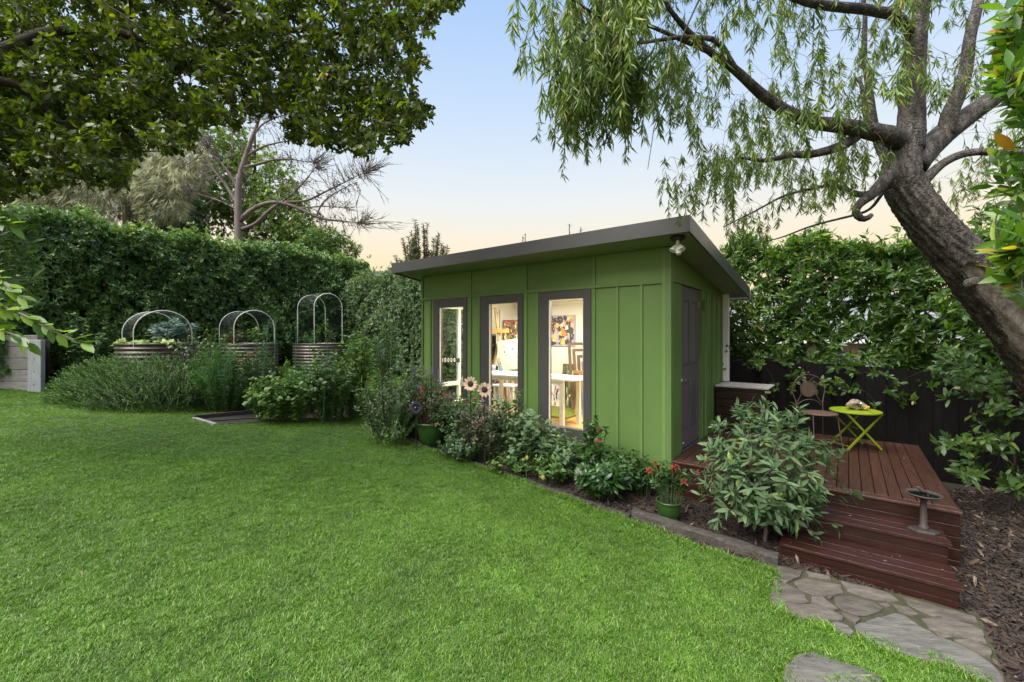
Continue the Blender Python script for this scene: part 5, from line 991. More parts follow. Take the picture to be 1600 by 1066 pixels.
# ================================================================== POTS
def pot(name, lab, base, R_, H_, m='glaze_green'):
    t = empty(name, base, 0, lab, 'plant pot', 'glazed green pots'); r = R_
    MB().lathe([(0, 0), (r * .62, 0), (r * .68, .015), (r * .86, H_ * .35), (r * .98, H_ * .68), (r * .99, H_ * .86), (r * 1.02, H_ * .90), (r * 1.06, H_ * .93), (r * 1.07, H_ * .98), (r * 1.03, H_), (r * .95, H_ * .985), (r * .92, H_ * .9), (r * .9, H_ * .84)], seg=40).build('bowl', m, t, smooth=True)
    MB().lathe([(0, H_ * .86), (r * .915, H_ * .86)], seg=24).build('potting_soil', 'soil_dark', t); return t
pb1 = gp(674, 696); pot('glazed_pot', 'glazed green pot standing in the border left of the metal sunflowers', pb1, .205, .34)
q = pb1 + (0, 0, .28); shootplant('potted_plant', 'reddish stemmed shrub growing in the left green pot', 'pot plant', q, 34, .62, .30, 18, .055, .40, 'leaf_bronze', stem='stem_red', simple=True, flowers=('flower_red', 5, 'tubes'))
pb2 = gp(1045, 812); pot('glazed_pot', 'glazed green pot of red flowers in the border before the studio corner', pb2, .115, .19)
q = pb2 + (0, 0, .16); shootplant('potted_flowers', 'dark leaved plant with clusters of red flowers in the right green pot', 'pot plant', q, 30, .38, .22, 14, .065, .38, 'leaf_dark', simple=False, flowers=('flower_red', 10, 'tubes'))
# metal sunflowers on stakes
for i, (px, py, s_, lab) in enumerate(((735, 600, 1.0, 'cream metal sunflower ornament, the left and higher one, before the second window'), (757, 609, .98, 'cream metal sunflower ornament, the right and lower one, beside the window frame'))):
    c = at(px, py, 5.35 - .1 * i); g_ = float(gz(c[0], c[1])); t = empty('metal_sunflower', (c[0], c[1], g_), 0, lab, 'garden ornament', 'metal sunflowers on stakes'); hx, hz_ = c, c[2]
    tilt = Matrix.Translation((0, 0, c[2] - g_)) @ Matrix.Rotation(R(12 if i else -8), 4, 'Z') @ Matrix.Rotation(R(80), 4, 'X')
    MB().lathe([(0, .020), (.022, .018), (.034, .010), (.038, 0), (0, -.004)], seg=20).xf(tilt).build('seed_head', 'seed_dark', t, smooth=True)
    for k in range(13):
        a = k / 13 * 6.283 + RS.normal() * .05; ca, sa = math.cos(a), math.sin(a); l = .098 * s_ * RS.uniform(.88, 1.06); w_ = .016; pz = [0, .006, .010, .002 + RS.uniform(-.006, .01)]
        mb = MB(); rr_ = [.030, .055, .08, l]; ww = [.008, w_, w_ * .95, .001]; vs = []
        for r_, w2, z_ in zip(rr_, ww, pz): vs += [(r_ * ca + w2 * sa, r_ * sa - w2 * ca, z_), (r_ * ca, r_ * sa, z_ - .004), (r_ * ca - w2 * sa, r_ * sa + w2 * ca, z_)]
        for j in range(3): o3 = j * 3; mb.add([], []); mb.f += [(o3, o3 + 1, o3 + 4, o3 + 3), (o3 + 1, o3 + 2, o3 + 5, o3 + 4)]
        mb.v = vs; mb.xf(tilt).build('petal', 'petal_cream', t)
    MB().tube([(0, .006, 0), (0.004, .008, (c[2] - g_) * .5), (0, .008, c[2] - g_)], .006, 6).build('stake', 'black_plastic', t)
c = at(650, 638, 5.75); g_ = float(gz(c[0], c[1])); t = empty('metal_flower', (c[0], c[1], g_), 0, 'dark blue metal flower ornament on a stake left of the green pot', 'garden ornament'); tilt = Matrix.Translation((0, 0, c[2] - g_)) @ Matrix.Rotation(R(20), 4, 'Z') @ Matrix.Rotation(R(82), 4, 'X')
for k in range(12):
    a = k / 12 * 6.283; ca, sa = math.cos(a), math.sin(a); vs = []
    for r_, w2, z_ in ((.02, .008, 0), (.06, .018, .008), (.085, .018, .004), (.10, .006, -.004)): vs += [(r_ * ca + w2 * sa, r_ * sa - w2 * ca, z_), (r_ * ca - w2 * sa, r_ * sa + w2 * ca, z_)]
    mb = MB(); mb.v = vs; mb.f = [(j * 2, j * 2 + 1, j * 2 + 3, j * 2 + 2) for j in range(3)]; mb.xf(tilt).build('petal', 'gazing_blue', t)
MB().lathe([(0, .022), (.022, .014), (.03, 0)], seg=16).xf(tilt).build('centre', 'gazing_blue', t, smooth=True); MB().tube([(0, .01, 0), (0, .01, c[2] - g_)], .005, 6).build('stake', 'black_plastic', t)

# ================================================================== BISTRO TABLE AND CHAIR
tc_ = L(1.66, 1.98, FL); t = empty('bistro_table', tc_, RZ + R(36), 'round lime green folding bistro table on the deck', 'table'); rt = .265; th = .475
MB().lathe([(0, th), (rt - .006, th), (rt, th - .004), (rt, th - .018), (rt - .006, th - .018), (rt - .008, th - .006), (0, th - .006)], seg=56).build('table_top', 'lime_paint', t, smooth=False)
for i, y in enumerate((-.15, .15)):
    for sx_ in (-1, 1):
        a = np.array((sx_ * .215, y + .014 * sx_, .012)); b_ = np.array((-sx_ * .20, y + .014 * sx_, th - .022)); mb = MB(); d = nrm((b_ - a)[None])[0]; p_ = np.array((-d[2], 0, d[0])) * .011; e_ = np.array((0, .006, 0)); mb.hull8([a - p_ - e_, a + p_ - e_, a + p_ + e_, a - p_ + e_, b_ - p_ - e_, b_ + p_ - e_, b_ + p_ + e_, b_ - p_ + e_]); mb.build('leg', 'lime_paint', t)
for x, z in ((.19, .052), (-.19, .052), (.04, .24), (-.2, th - .028), (.2, th - .028)): MB().tube([(x, -.15, z), (x, .15, z)], .0055, 6).build('cross_rod', 'lime_paint', t)
# geode on the table
g_ = tc_ + (.02, .02, th + .001); t = empty('geode_ornament', g_, 0, 'rough stone geode with a glittering hollow lying on the lime table', 'ornament')
def blob(rx, ry, rz, n=14, seed=3, amp=.14):
    r_ = np.random.RandomState(seed); ph = r_.uniform(0, 6, 9); mb = MB(); V = []
    for i in range(n + 1):
        th_ = math.pi * i / n
        for j in range(2 * n):
            a = math.pi * j / n; d = 1 + amp * (math.sin(3 * th_ + ph[0] + 2 * a) + math.sin(5 * a + ph[1]) * math.sin(th_) * .7 + math.cos(4 * th_ - 3 * a + ph[2]) * .5 * math.sin(th_)); V.append((rx * d * math.sin(th_) * math.cos(a), ry * d * math.sin(th_) * math.sin(a), rz * (1 + d * math.cos(th_) * 1.0)))
    mb.v = V; m_ = 2 * n; mb.f = [(i * m_ + j, (i + 1) * m_ + j, (i + 1) * m_ + (j + 1) % m_, i * m_ + (j + 1) % m_) for i in range(n) for j in range(m_)]
    mb.v = [(x, y, max(z, 0)) for x, y, z in mb.v]; return mb
blob(.095, .08, .062).build('rock', 'geode', t); blob(.05, .05, .035, 10, 8).build('golden_side', 'geode_gold', t, loc=(.075, -.035, 0))
for i, (x, z, s_) in enumerate(((-.03, .075, .022), (.012, .088, .02), (-.008, .055, .018), (.035, .06, .014))): blob(s_, .012, s_ * .7, 5, 10 + i, .2).build('crystal', 'mirror_bits' if i % 2 else 'black_plastic', t, loc=(x, -.074, z - .015))
# chair
cc = L(1.30, 1.70, FL); t = empty('bistro_chair', cc, R(-6), 'rusty wrought iron bistro chair with a round caned back', 'chair'); Zs = .44
MB().lathe([(0, Zs + .008), (.17, Zs + .008), (.195, Zs + .002), (.20, Zs - .008), (.19, Zs - .012), (0, Zs - .010)], seg=36).build('seat', 'rust', t, smooth=True)
def tb_(pts, r=.0065, nm='back_frame', m='rust', seg=6): p, rr = resample(pts, [r] * len(pts), .02); return MB().tube(p, rr, seg).build(nm, m, t, smooth=True)
yb = .20
arch = [(-.165, yb, 0), (-.16, yb, Zs), (-.165, yb + .01, Zs + .12)] + [(-.20 * math.cos(a) * (1 if a < 5 else 1), yb + .03, Zs + .26 + .20 * math.sin(a)) for a in np.linspace(-.3, math.pi + .3, 16)] + [(.165, yb + .01, Zs + .12), (.16, yb, Zs), (.165, yb, 0)]
tb_(arch)
cz_ = Zs + .265; ring_ = [(.095 * math.cos(a), yb + .03, cz_ + .095 * math.sin(a)) for a in np.linspace(0, 2 * math.pi, 28)]; MB().tube(ring_, .008, 6).build('back_ring', 'rust', t, smooth=True)
MB().lathe([(0, .003), (.09, .003), (.09, -.003), (0, -.003)], seg=24).xf(Matrix.Translation((0, yb + .03, cz_)) @ Matrix.Rotation(R(90), 4, 'X')).build('caned_panel', 'rust_mesh', t)
mb = MB()
for k in range(-6, 7):
    x = k * .014; h = math.sqrt(max(.0, .088 ** 2 - x * x)); mb.tube([(x, yb + .025, cz_ - h), (x, yb + .025, cz_ + h)], .0015, 3); mb.tube([(-h, yb + .024, cz_ + x), (h, yb + .024, cz_ + x)], .0015, 3)
mb.build('cane_weave', 'rust', t)['kind'] = 'stuff'
for sx_ in (-1, 1):
    tb_([(sx_ * .085, yb + .03, cz_ + .05), (sx_ * .13, yb + .03, cz_ + .09), (sx_ * .185, yb + .03, cz_ + .075)], .004, 'scroll'); tb_([(sx_ * .085, yb + .03, cz_ - .05), (sx_ * .12, yb + .02, cz_ - .13), (sx_ * .16, yb + .01, cz_ - .17)], .004, 'scroll'); tb_([(sx_ * .01, yb + .03, cz_ + .10), (sx_ * .05, yb + .03, cz_ + .15), (sx_ * .09, yb + .03, cz_ + .172)], .004, 'scroll')
    p = [(sx_ * .14, -.13, Zs - .01), (sx_ * .15, -.16, .22), (sx_ * .17, -.20, 0)]; tb_(p, .0065, 'leg'); tb_([(sx_ * .16, .2, .13), (sx_ * .165, -.17, .12)], .004, 'stretcher')
tb_([(-.155, yb, Zs + .06), (-.08, yb, Zs + .125), (0, yb, Zs + .14), (.08, yb, Zs + .125), (.155, yb, Zs + .06)], .005, 'back_rail')
tb_([(-.163, -.16, .14), (.163, -.16, .14)], .004, 'stretcher'); MB().lathe([(0, -.012), (.012, 0), (.008, .014), (0, .03)], (0, yb + .03, Zs + .478), 8).build('finial', 'rust', t)
# bird bath
bb = at(1443, 832, 3.42); bb[2] = .3245; t = empty('bird_bath', bb, R(-30), 'small rusty iron bird bath standing on the upper step', 'bird bath')
hx = [(math.cos(a), math.sin(a)) for a in np.linspace(0, 2 * math.pi, 7)[:-1]]; rb_ = .088
mb = MB(); n_ = 6; mb.v = [(x * rb_ * f_ * 1.15, y * rb_ * f_ * .85, z) for f_, z in ((1, 0), (1, .016), (.86, .026), (.3, .032)) for x, y in hx]; mb.f = [(k * 6 + j, k * 6 + (j + 1) % 6, (k + 1) * 6 + (j + 1) % 6, (k + 1) * 6 + j) for k in range(3) for j in range(6)] + [tuple(range(18, 24))]; mb.build('base', 'iron_brown', t)
mb = MB(); mb.lathe([(.034, .028), (.036, .04), (.030, .052), (.024, .06), (.021, .20), (.019, .25), (.030, .27), (.05, .276)], seg=16); mb.build('pillar', 'iron_brown', t, smooth=True)
bz = .285; mb = MB(); mb.lathe([(.0, bz - .012), (.06, bz - .008), (.095, bz + .004), (.110, bz + .014), (.116, bz + .020), (.111, bz + .025), (.103, bz + .023), (.091, bz + .010), (.07, bz + .003), (0, bz)], seg=44); smooth_angle(mb.build('basin', 'iron_brown', t), 50)
mb = MB()
for k in range(36): a = k / 36 * 6.283; mb.lathe([(0, .005), (.0045, .003), (.006, -.002)], (.108 * math.cos(a), .108 * math.sin(a), bz + .022), 6)
mb.build('rim_beading', 'iron_brown', t)['kind'] = 'stuff'
MB().lathe([(0, bz + .013), (.093, bz + .013)], seg=30).build('water', 'water_dark', t)
mb = MB(); mb.tube([(.035, .0, bz + .028), (.015, 0, bz + .034), (-.01, 0, bz + .044), (-.025, 0, bz + .060), (-.034, 0, bz + .066), (-.042, 0, bz + .066), (-.052, 0, bz + .062)], [.003, .010, .0155, .012, .0105, .007, .001], 10); mb.tube([(.02, 0, bz + .03), (.05, 0, bz + .024)], [.007, .003], 6); mb.tube([(0, .005, bz + .01), (0, .004, bz + .035)], .003, 5); mb.build('bird_figure', 'iron_brown', t, smooth=True)

# ================================================================== THE LEANING TREE ON THE RIGHT
def limb(px_pts, Ys):
    Ys = np.broadcast_to(np.asarray(Ys, float), (len(px_pts),)); return [at(p[0], p[1], y) for p, y in zip(px_pts, Ys)]
def bark_trunk(name, pts, rad, parent, m='bark', seg=56, step=.035, amp=.09, scar=None, tw=1.2):
    p, r = resample(pts, rad, step); n = len(p); t = nrm(np.gradient(p, axis=0)); ref = np.array((0, 1., 0)); a = nrm(np.cross(t, ref)); b_ = np.cross(t, a); th = np.arange(seg) / seg * 2 * np.pi
    s_ = np.arange(n) * step; TH_, S_ = np.meshgrid(th, s_); q = TH_ + tw * S_ * .35
    ridge = np.abs(np.sin(q * 3 + 1.5 * np.sin(S_ * 2.2))) * .5 + np.abs(np.sin(q * 7 + 2 * np.sin(S_ * 3.1 + TH_))) * .35 + .25 * np.sin(q * 17 + S_ * 9) * np.sin(S_ * 13 + TH_ * 5) + .35 * np.abs(np.sin(q * 13 + 2.5 * np.sin(S_ * 5 + TH_ * 2))) - .2 + RS.normal(size=TH_.shape) * .12
    base = np.sin(TH_ * 2 + S_ * 1.3) * .5 + np.sin(TH_ + S_ * 2.1)
    # position of each ring point in space decides the bare scar
    mult = 1 + amp * (ridge - .5) + amp * .55 * base; sc_ = np.zeros(TH_.shape, bool)
    if scar:
        (c_s, c_t, hs, ht) = scar; dt = (TH_ - c_t + np.pi) % (2 * np.pi) - np.pi; e = ((S_ - c_s) / hs) ** 2 + (dt / ht * (1 + .25 * np.sin(S_ * 7))) ** 2 + .12 * np.sin(S_ * 17 + TH_ * 6); sc_ = e < 1
        mult = np.where(sc_, 1 - .05 + .02 * np.sin(q * 11 + S_ * 2), mult + np.where((e >= 1) & (e < 1.5), .045, 0))
    ring = p[:, None] + (r[:, None] * mult)[..., None] * (a[:, None] * np.cos(th)[None, :, None] + b_[:, None] * np.sin(th)[None, :, None])
    mb = MB(); mb.v = [tuple(v) for v in ring.reshape(-1, 3)]; mb.f = [(i * seg + j, i * seg + (j + 1) % seg, (i + 1) * seg + (j + 1) % seg, (i + 1) * seg + j) for i in range(n - 1) for j in range(seg)]; mb.f += [tuple(range(seg))[::-1], tuple(range((n - 1) * seg, n * seg))]
    o = mb.build(name, m, parent, True, True)
    if scar:
        o.data.materials.append(M['bare_wood']); fl = sc_[:-1].ravel(); idx = np.zeros(len(o.data.polygons), np.int32); idx[:len(fl)] = fl; o.data.polygons.foreach_set('material_index', idx)
    return o, p, r
wt = empty('willow_myrtle_tree', (6.15, 4.34, 0), 0, 'leaning rough barked tree with weeping narrow leaves over the deck', 'tree'); TY = 4.0
SCT = .95
tr_pts = [np.array((6.2, 4.35, -.1)), np.array((5.88, 4.3, .35))] + limb([(1692, 655), (1632, 560), (1572, 486), (1512, 415), (1464, 360), (1427, 310), (1408, 274), (1412, 240), (1422, 205)], [4.15, 4.1, 4.05, 4, 4, 4, 4, 4, 4])
o, P_, R_ = bark_trunk('trunk', tr_pts, [.34, .30, .275, .245, .215, .19, .17, .16, .155, .135, .12], wt, scar=(2.45, SCT, 1.0, .60), amp=.15, seg=110, step=.022)
limbs = []
def addlimb(pxs, Ys, rad, seg=20, amp=.05, name='limb'):
    pts = limb(pxs, Ys); o, p, r = bark_trunk(name, pts, rad, wt, seg=seg, step=.045, amp=amp); limbs.append((p, r))
addlimb([(1420, 235), (1425, 170), (1428, 110), (1432, 60), (1440, 0), (1445, -80), (1430, -190)], [4, 3.98, 3.95, 3.9, 3.85, 3.8, 3.8], [.115, .098, .088, .078, .066, .055, .03], 32, .08)
addlimb([(1418, 232), (1392, 212), (1355, 204), (1315, 196), (1270, 192), (1230, 175), (1190, 148), (1150, 110), (1110, 82), (1075, 50), (1045, 15), (1020, -40)], np.linspace(4.0, 3.2, 12), [.09, .085, .072, .062, .054, .046, .040, .033, .027, .021, .015, .009], 26, .06)
addlimb([(1425, 262), (1450, 232), (1480, 205), (1515, 180), (1560, 148), (1605, 128), (1680, 90)], np.linspace(4.0, 4.3, 7), [.11, .105, .095, .085, .075, .06, .035], 26, .07)
addlimb([(1478, 212), (1482, 180), (1497, 150), (1510, 110), (1515, 60), (1530, 0), (1540, -80)], np.linspace(4.05, 3.9, 7), [.07, .066, .06, .05, .045, .04, .025], 20, .05)
addlimb([(1345, 205), (1335, 218), (1300, 234), (1265, 242), (1235, 241), (1200, 252), (1150, 246)], np.linspace(3.9, 3.6, 7), [.045, .042, .038, .033, .026, .018, .01], 14, .04)
addlimb([(1392, 272), (1375, 290), (1362, 306), (1345, 315), (1333, 328), (1338, 342), (1356, 346), (1362, 336)], 3.85, [.055, .05, .042, .036, .03, .028, .026, .018], 16, .06)
addlimb([(1405, 262), (1385, 250), (1372, 225), (1365, 190), (1360, 150), (1350, 90), (1352, 20), (1340, -60)], np.linspace(4.1, 4.4, 8), [.05, .045, .04, .035, .03, .025, .02, .012], 14, .04)
addlimb([(1435, 292), (1448, 278), (1468, 258), (1495, 242), (1530, 236), (1560, 240), (1620, 236)], np.linspace(3.95, 3.7, 7), [.05, .045, .036, .033, .03, .026, .02], 16, .05)
addlimb([(1395, 285), (1370, 300), (1345, 308), (1322, 296), (1300, 288), (1262, 296), (1225, 305), (1180, 330), (1130, 355)], np.linspace(3.9, 4.4, 9), [.04, .036, .03, .024, .02, .014, .011, .008, .005], 12, .04)
addlimb([(1362, 205), (1352, 180), (1350, 150), (1342, 120)], 3.8, [.03, .025, .02, .012], 10, .03)
addlimb([(1434, 66), (1402, 24), (1350, 14), (1300, 10), (1262, 4), (1200, -20), (1120, -50)], np.linspace(3.95, 3.0, 7), [.045, .045, .04, .036, .03, .024, .014], 18, .05)
addlimb([(1150, 110), (1120, 60), (1060, 58), (1010, 66), (960, 72), (900, 60)], np.linspace(3.4, 2.95, 6), [.024, .02, .015, .012, .009, .006], 8, .03)
addlimb([(1110, 82), (1060, 60), (1010, 38), (940, 30), (880, -10)], np.linspace(3.35, 3.0, 5), [.02, .016, .013, .010, .007], 8, .03)
addlimb([(1380, 300), (1360, 330), (1320, 340), (1270, 352), (1220, 372), (1160, 385)], np.linspace(4.0, 4.6, 6), [.016, .013, .011, .009, .007, .004], 8, .03)
kn = at(1524, 440, 3.80); mb = MB(); mb.lathe([(.046, -.06), (.040, .0), (.034, .02), (.022, .012), (.010, .022), (0, .014)], seg=16); mb.xf(Matrix.Translation(kn) @ Matrix.Rotation(R(75), 4, 'X')); mb.build('branch_stub', 'bark', wt, True, True)
nodes = np.concatenate([p for p, r in limbs]); rads = np.concatenate([r for p, r in limbs])
def img_anchor(x0, x1, y0, y1, Y0, Y1, n): return np.array([at(RS.uniform(x0, x1), RS.uniform(y0, y1), RS.uniform(Y0, Y1)) for _ in range(n)])
fol = [(895, 1010, -120, 90, 2.9, 3.6, 95), (875, 950, 40, 175, 2.9, 3.5, 44), (930, 1010, 90, 165, 3.1, 3.6, 16), (1000, 1200, -150, 60, 3.0, 4.0, 150), (1200, 1540, -160, 40, 3.1, 4.6, 210), (1040, 1190, 70, 140, 3.2, 4.2, 50), (1070, 1230, 140, 245, 3.4, 4.6, 90), (1140, 1330, 225, 300, 3.6, 5.0, 84), (1060, 1160, 235, 300, 3.4, 4.4, 44), (1200, 1400, 40, 130, 3.5, 5, 70), (1230, 1390, 130, 250, 3.8, 5, 32), (1480, 1600, 20, 130, 3.6, 4.6, 40), (1490, 1640, 190, 330, 4.0, 5.2, 60), (1060, 1300, 320, 350, 4.2, 5, 16), (1350, 1480, 60, 120, 3.2, 3.7, 18), (900, 1700, -420, -140, 3, 5.5, 200)]
def clump_anchor(x0, x1, y0, y1, Y0, Y1, n):
    c = img_anchor(x0, x1, y0, y1, Y0, Y1, max(2, n // 6)); i = RS.randint(0, len(c), n); return c[i] + RS.normal(size=(n, 3)) * (.17, .17, .08)
AN = np.concatenate([clump_anchor(*f) for f in fol])
polys = grow(nodes, rads * .6, AN, .0016, .007, bow=.16, pw=0)
# hanging strands
Ps, Ds, cs, Ls_ = [], [], [], []
for A0 in AN:
    pxx = 800 + A0[0] / A0[1] * F; near = A0[1] < 3.4
    for _ in range(RS.randint(1, 3) + (1 if pxx < 1010 else 0)):
        l = RS.uniform(.15, .60) if pxx < 1000 else RS.uniform(.06, .30); d0 = np.array((*(RS.normal(size=2) * .35), -.3)); n_ = 6; p = A0 + RS.normal(size=3) * .03; pts = [p]
        for q in range(n_): d0 = d0 * (.75, .75, 1) + (0, 0, -.35); p = p + nrm(d0[None])[0] * l / n_; pts.append(p)
        pts = np.array(pts); polys.append((pts, np.linspace(.0014, .0008, n_ + 1))); k = int(l * 52) + 12; t = (n_ - .01) * RS.uniform(0, 1, k) ** .6; ii = t.astype(int); fr_ = (t - ii)[:, None]; Ps.append(pts[ii] * (1 - fr_) + pts[ii + 1] * fr_)
        Ds.append(np.stack([RS.normal(size=k) * .5, RS.normal(size=k) * .5, -np.ones(k)], 1)); cs.append(np.clip(RS.uniform(0, .55) + RS.uniform(0, 1, k) ** 2 * .5, 0, 1)); Ls_.append(RS.uniform(.055, .105, k) * (1.15 if near else .9))
P = np.concatenate(Ps); n = len(P); Lq = np.concatenate(Ls_)
leafmass('foliage', dict(P=P, D=np.concatenate(Ds), N=nrm(RS.normal(size=(n, 3)) + (0, -.3, 0)), L=Lq, W=Lq * RS.uniform(.12, .17, n), rnd=np.concatenate(cs)), 'leaf_willow', wt, True, fold=.1)
sp_ = [at(1092, 0, 3.0), at(1065, 60, 3.0), at(1048, 130, 3.02), at(1022, 200, 3.05), at(1012, 265, 3.05)]; polys.append((np.array(sp_), np.linspace(.006, .002, 5))); polys.append((np.array([at(1135, -70, 3.2), at(1092, 0, 3.0)]), np.array([.007, .006])))
mb = MB()
for p, r in polys: mb.tube(p, r, 4 if r[0] > .003 else 3, False)
mb.build('twig', 'twig', wt, True)['kind'] = 'stuff'

# ================================================================== THE BROAD TREE OVERHANGING TOP LEFT
ct = empty('overhanging_tree', (-6.6, 3.4, float(gz(-6.6, 3.4))), 0, 'broad leaved tree whose dense crown overhangs the lawn at the upper left', 'tree')
clim = []
def cl_(pxs, Ys, rad, seg=14):
    o, p, r = bark_trunk('limb', limb(pxs, Ys), rad, ct, m='twig', seg=seg, step=.06, amp=.05); clim.append((p, r))
bark_trunk('trunk', [np.array((-6.6, 3.4, .6)), np.array((-6.5, 3.4, 1.6)), np.array((-6.2, 3.5, 2.8)), np.array((-5.6, 3.7, 4.4))], [.24, .2, .17, .13], ct, m='twig', seg=24)
cl_([(-310, 60), (-200, -80), (-60, -150), (100, -120), (230, -60), (340, 0), (420, 45), (495, 95), (545, 140), (610, 175)], np.linspace(3.6, 4.6, 10), [.13, .12, .10, .085, .07, .055, .042, .032, .022, .012])
cl_([(-250, 0), (-120, 60), (0, 82), (60, 52), (160, 40), (260, 75), (330, 130), (400, 150)], np.linspace(3.6, 4.8, 8), [.09, .08, .05, .045, .035, .028, .02, .012])
cl_([(-200, 100), (-60, 120), (30, 130), (90, 190), (150, 230), (220, 262)], np.linspace(3.6, 4.6, 6), [.06, .05, .035, .028, .018, .01])
cl_([(100, -120), (300, -150), (480, -100), (600, -40), (690, 30)], np.linspace(4.0, 5.0, 5), [.07, .055, .04, .026, .012]); cl_([(340, 0), (360, 50), (410, 100), (430, 160), (500, 210)], np.linspace(4.3, 4.9, 5), [.04, .03, .02, .014, .008])
cl_([(180, -80), (195, 0), (210, 60), (230, 130), (240, 190)], np.linspace(4.1, 4.5, 5), [.04, .032, .024, .016, .01]); cl_([(420, 45), (520, 50), (600, 80), (660, 130)], np.linspace(4.5, 5.0, 4), [.03, .022, .014, .008])
cpoly = [(-250, -500), (800, -500), (742, -60), (722, 12), (688, 30), (655, 58), (668, 80), (688, 100), (648, 108), (640, 130), (672, 165), (680, 188), (652, 205), (640, 228), (600, 236), (568, 250), (530, 232), (495, 232), (450, 228), (440, 195), (410, 175), (372, 202), (335, 176), (320, 205), (296, 238), (240, 240), (205, 252), (188, 300), (120, 288), (80, 300), (0, 320), (-250, 340)]
AN = []
while len(AN) < 12000:
    px, py = RS.uniform(-200, 760), RS.uniform(-260, 330)
    if not inpoly(np.array([px]), np.array([py]), cpoly)[0]: continue
    if py < -50 and RS.rand() < .72: continue
    Y_ = RS.uniform(3.6, 5.6)
    if Y_ < 4.3 and RS.rand() < .55: continue
    g1 = lump(px / 130., py / 110. + Y_); 
    if g1 < -.75: continue
    AN.append(at(px, py, Y_))
AN = np.array(AN); cc_ = AN[:900]; dd_ = np.linalg.norm(AN[:, None] - cc_[None], axis=2); near_ = np.argmin(dd_, 1); AN = AN * .62 + cc_[near_] * .38 + RS.normal(size=AN.shape) * .02
nodes = np.concatenate([p for p, r in clim]); rads = np.concatenate([r for p, r in clim])
pl0 = grow(nodes, rads * .8, cc_[:170] + (0, -.12, -.04), .007, .016, bow=-.06, pw=0, npt=8); nodes = np.concatenate([nodes] + [p for p, r in pl0]); rads = np.concatenate([rads] + [r for p, r in pl0])
pl = pl0 + grow(nodes, rads * .7, AN[::3], .0034, .014, bow=.05, pw=0); mb = MB()
for p, r in pl: mb.tube(p, r, 4, False)
mb.build('twig', 'twig', ct, True)['kind'] = 'stuff'
ax = nrm(RS.normal(size=AN.shape) * (.8, .8, .35) + (.15, -.2, -.35)); leafmass('foliage', rosettes(AN, ax, 8, .080, .42, spread=.9, back=.9, jit=.6), 'leaf_canopy', ct, droop=.15)

# ================================================================== NEAR SHRUBS AT THE EDGES OF THE VIEW
def near_shrub(name, lab, base, spine, anchors, k, Ln, ratio, mobj, mst, count, axis=(0, 0, .2), spread=.95, twigr=.003):
    root = empty(name, base, 0, lab, 'shrub'); base = np.array(base, float); sp_, r_ = resample([base] + spine, np.linspace(.03, .008, len(spine) + 1), .12); pl = grow(sp_, r_, anchors, twigr, .008, bow=.08, pw=0); pl.append((sp_, r_)); tubes(pl, 6).build('stem', 'twig', root, True, True)['kind'] = 'stuff'
    ax = nrm(nrm(anchors - (base + (0, 0, 1.3))) * .7 + np.array(axis) + RS.normal(size=anchors.shape) * .3); A = rosettes(anchors, ax, k, Ln, ratio, spread=spread, back=1.0, jit=.35); nr, fr_ = split_near(A, count); leaf_objects(root, nr, mobj, count)
    if len(fr_['P']): leafmass('foliage', fr_, mst, root)
AN = np.concatenate([img_anchor(1562, 1600, -20, 200, 2.0, 2.6, 26), img_anchor(1560, 1600, 300, 460, 2.0, 2.6, 22), img_anchor(1580, 1640, -30, 110, 2.1, 2.7, 22), img_anchor(1555, 1600, 60, 130, 2.2, 2.6, 7), img_anchor(1580, 1650, 110, 175, 2.1, 2.7, 12), img_anchor(1575, 1650, 230, 330, 2.2, 2.8, 20), img_anchor(1600, 1650, 330, 450, 2.1, 2.8, 12), img_anchor(1550, 1575, 245, 290, 2.6, 2.9, 4), img_anchor(1650, 1760, -200, 420, 2.1, 2.8, 40)])
near_shrub('laurel_shrub', 'glossy bright green and yellow leaved shrub crowding in at the right edge', (3.9, 2.45, 0), [np.array((3.7, 2.4, 1.2)), np.array((3.35, 2.4, 2.2)), np.array((3.2, 2.4, 3.2)), np.array((3.0, 2.3, 4.2))], AN, 8, .135, .32, 'leaf_near', 'leaf_near_stuff', 300, axis=(-.3, 0, .35))
AN = np.concatenate([img_anchor(1470, 1600, 320, 520, 4.7, 5.4, 70), img_anchor(1540, 1640, 300, 620, 4.6, 5.3, 60)])
fence_shrub('green_shrub', 'mid green broad leaved shrub behind the leaning trunk at the right edge', (6.2, 4.95, 0), AN, 8, mat_='leaf_near_stuff', Ln=.125, spine_h=3.2)
AN = np.concatenate([img_anchor(-70, 60, 330, 470, 3.9, 4.9, 60), img_anchor(20, 72, 360, 470, 4.2, 4.8, 12), img_anchor(-80, 10, 300, 520, 3.8, 4.8, 40)])
near_shrub('rhododendron_shrub', 'long leaved shrub at the left edge above the sleeper wall', (-6.5, 4.6, .7), [np.array((-6.3, 4.5, 1.4)), np.array((-5.9, 4.4, 2.0)), np.array((-5.6, 4.4, 2.7)), np.array((-5.7, 4.4, 3.2))], AN, 9, .15, .24, 'leaf_vib_obj', 'leaf_vib', 0)
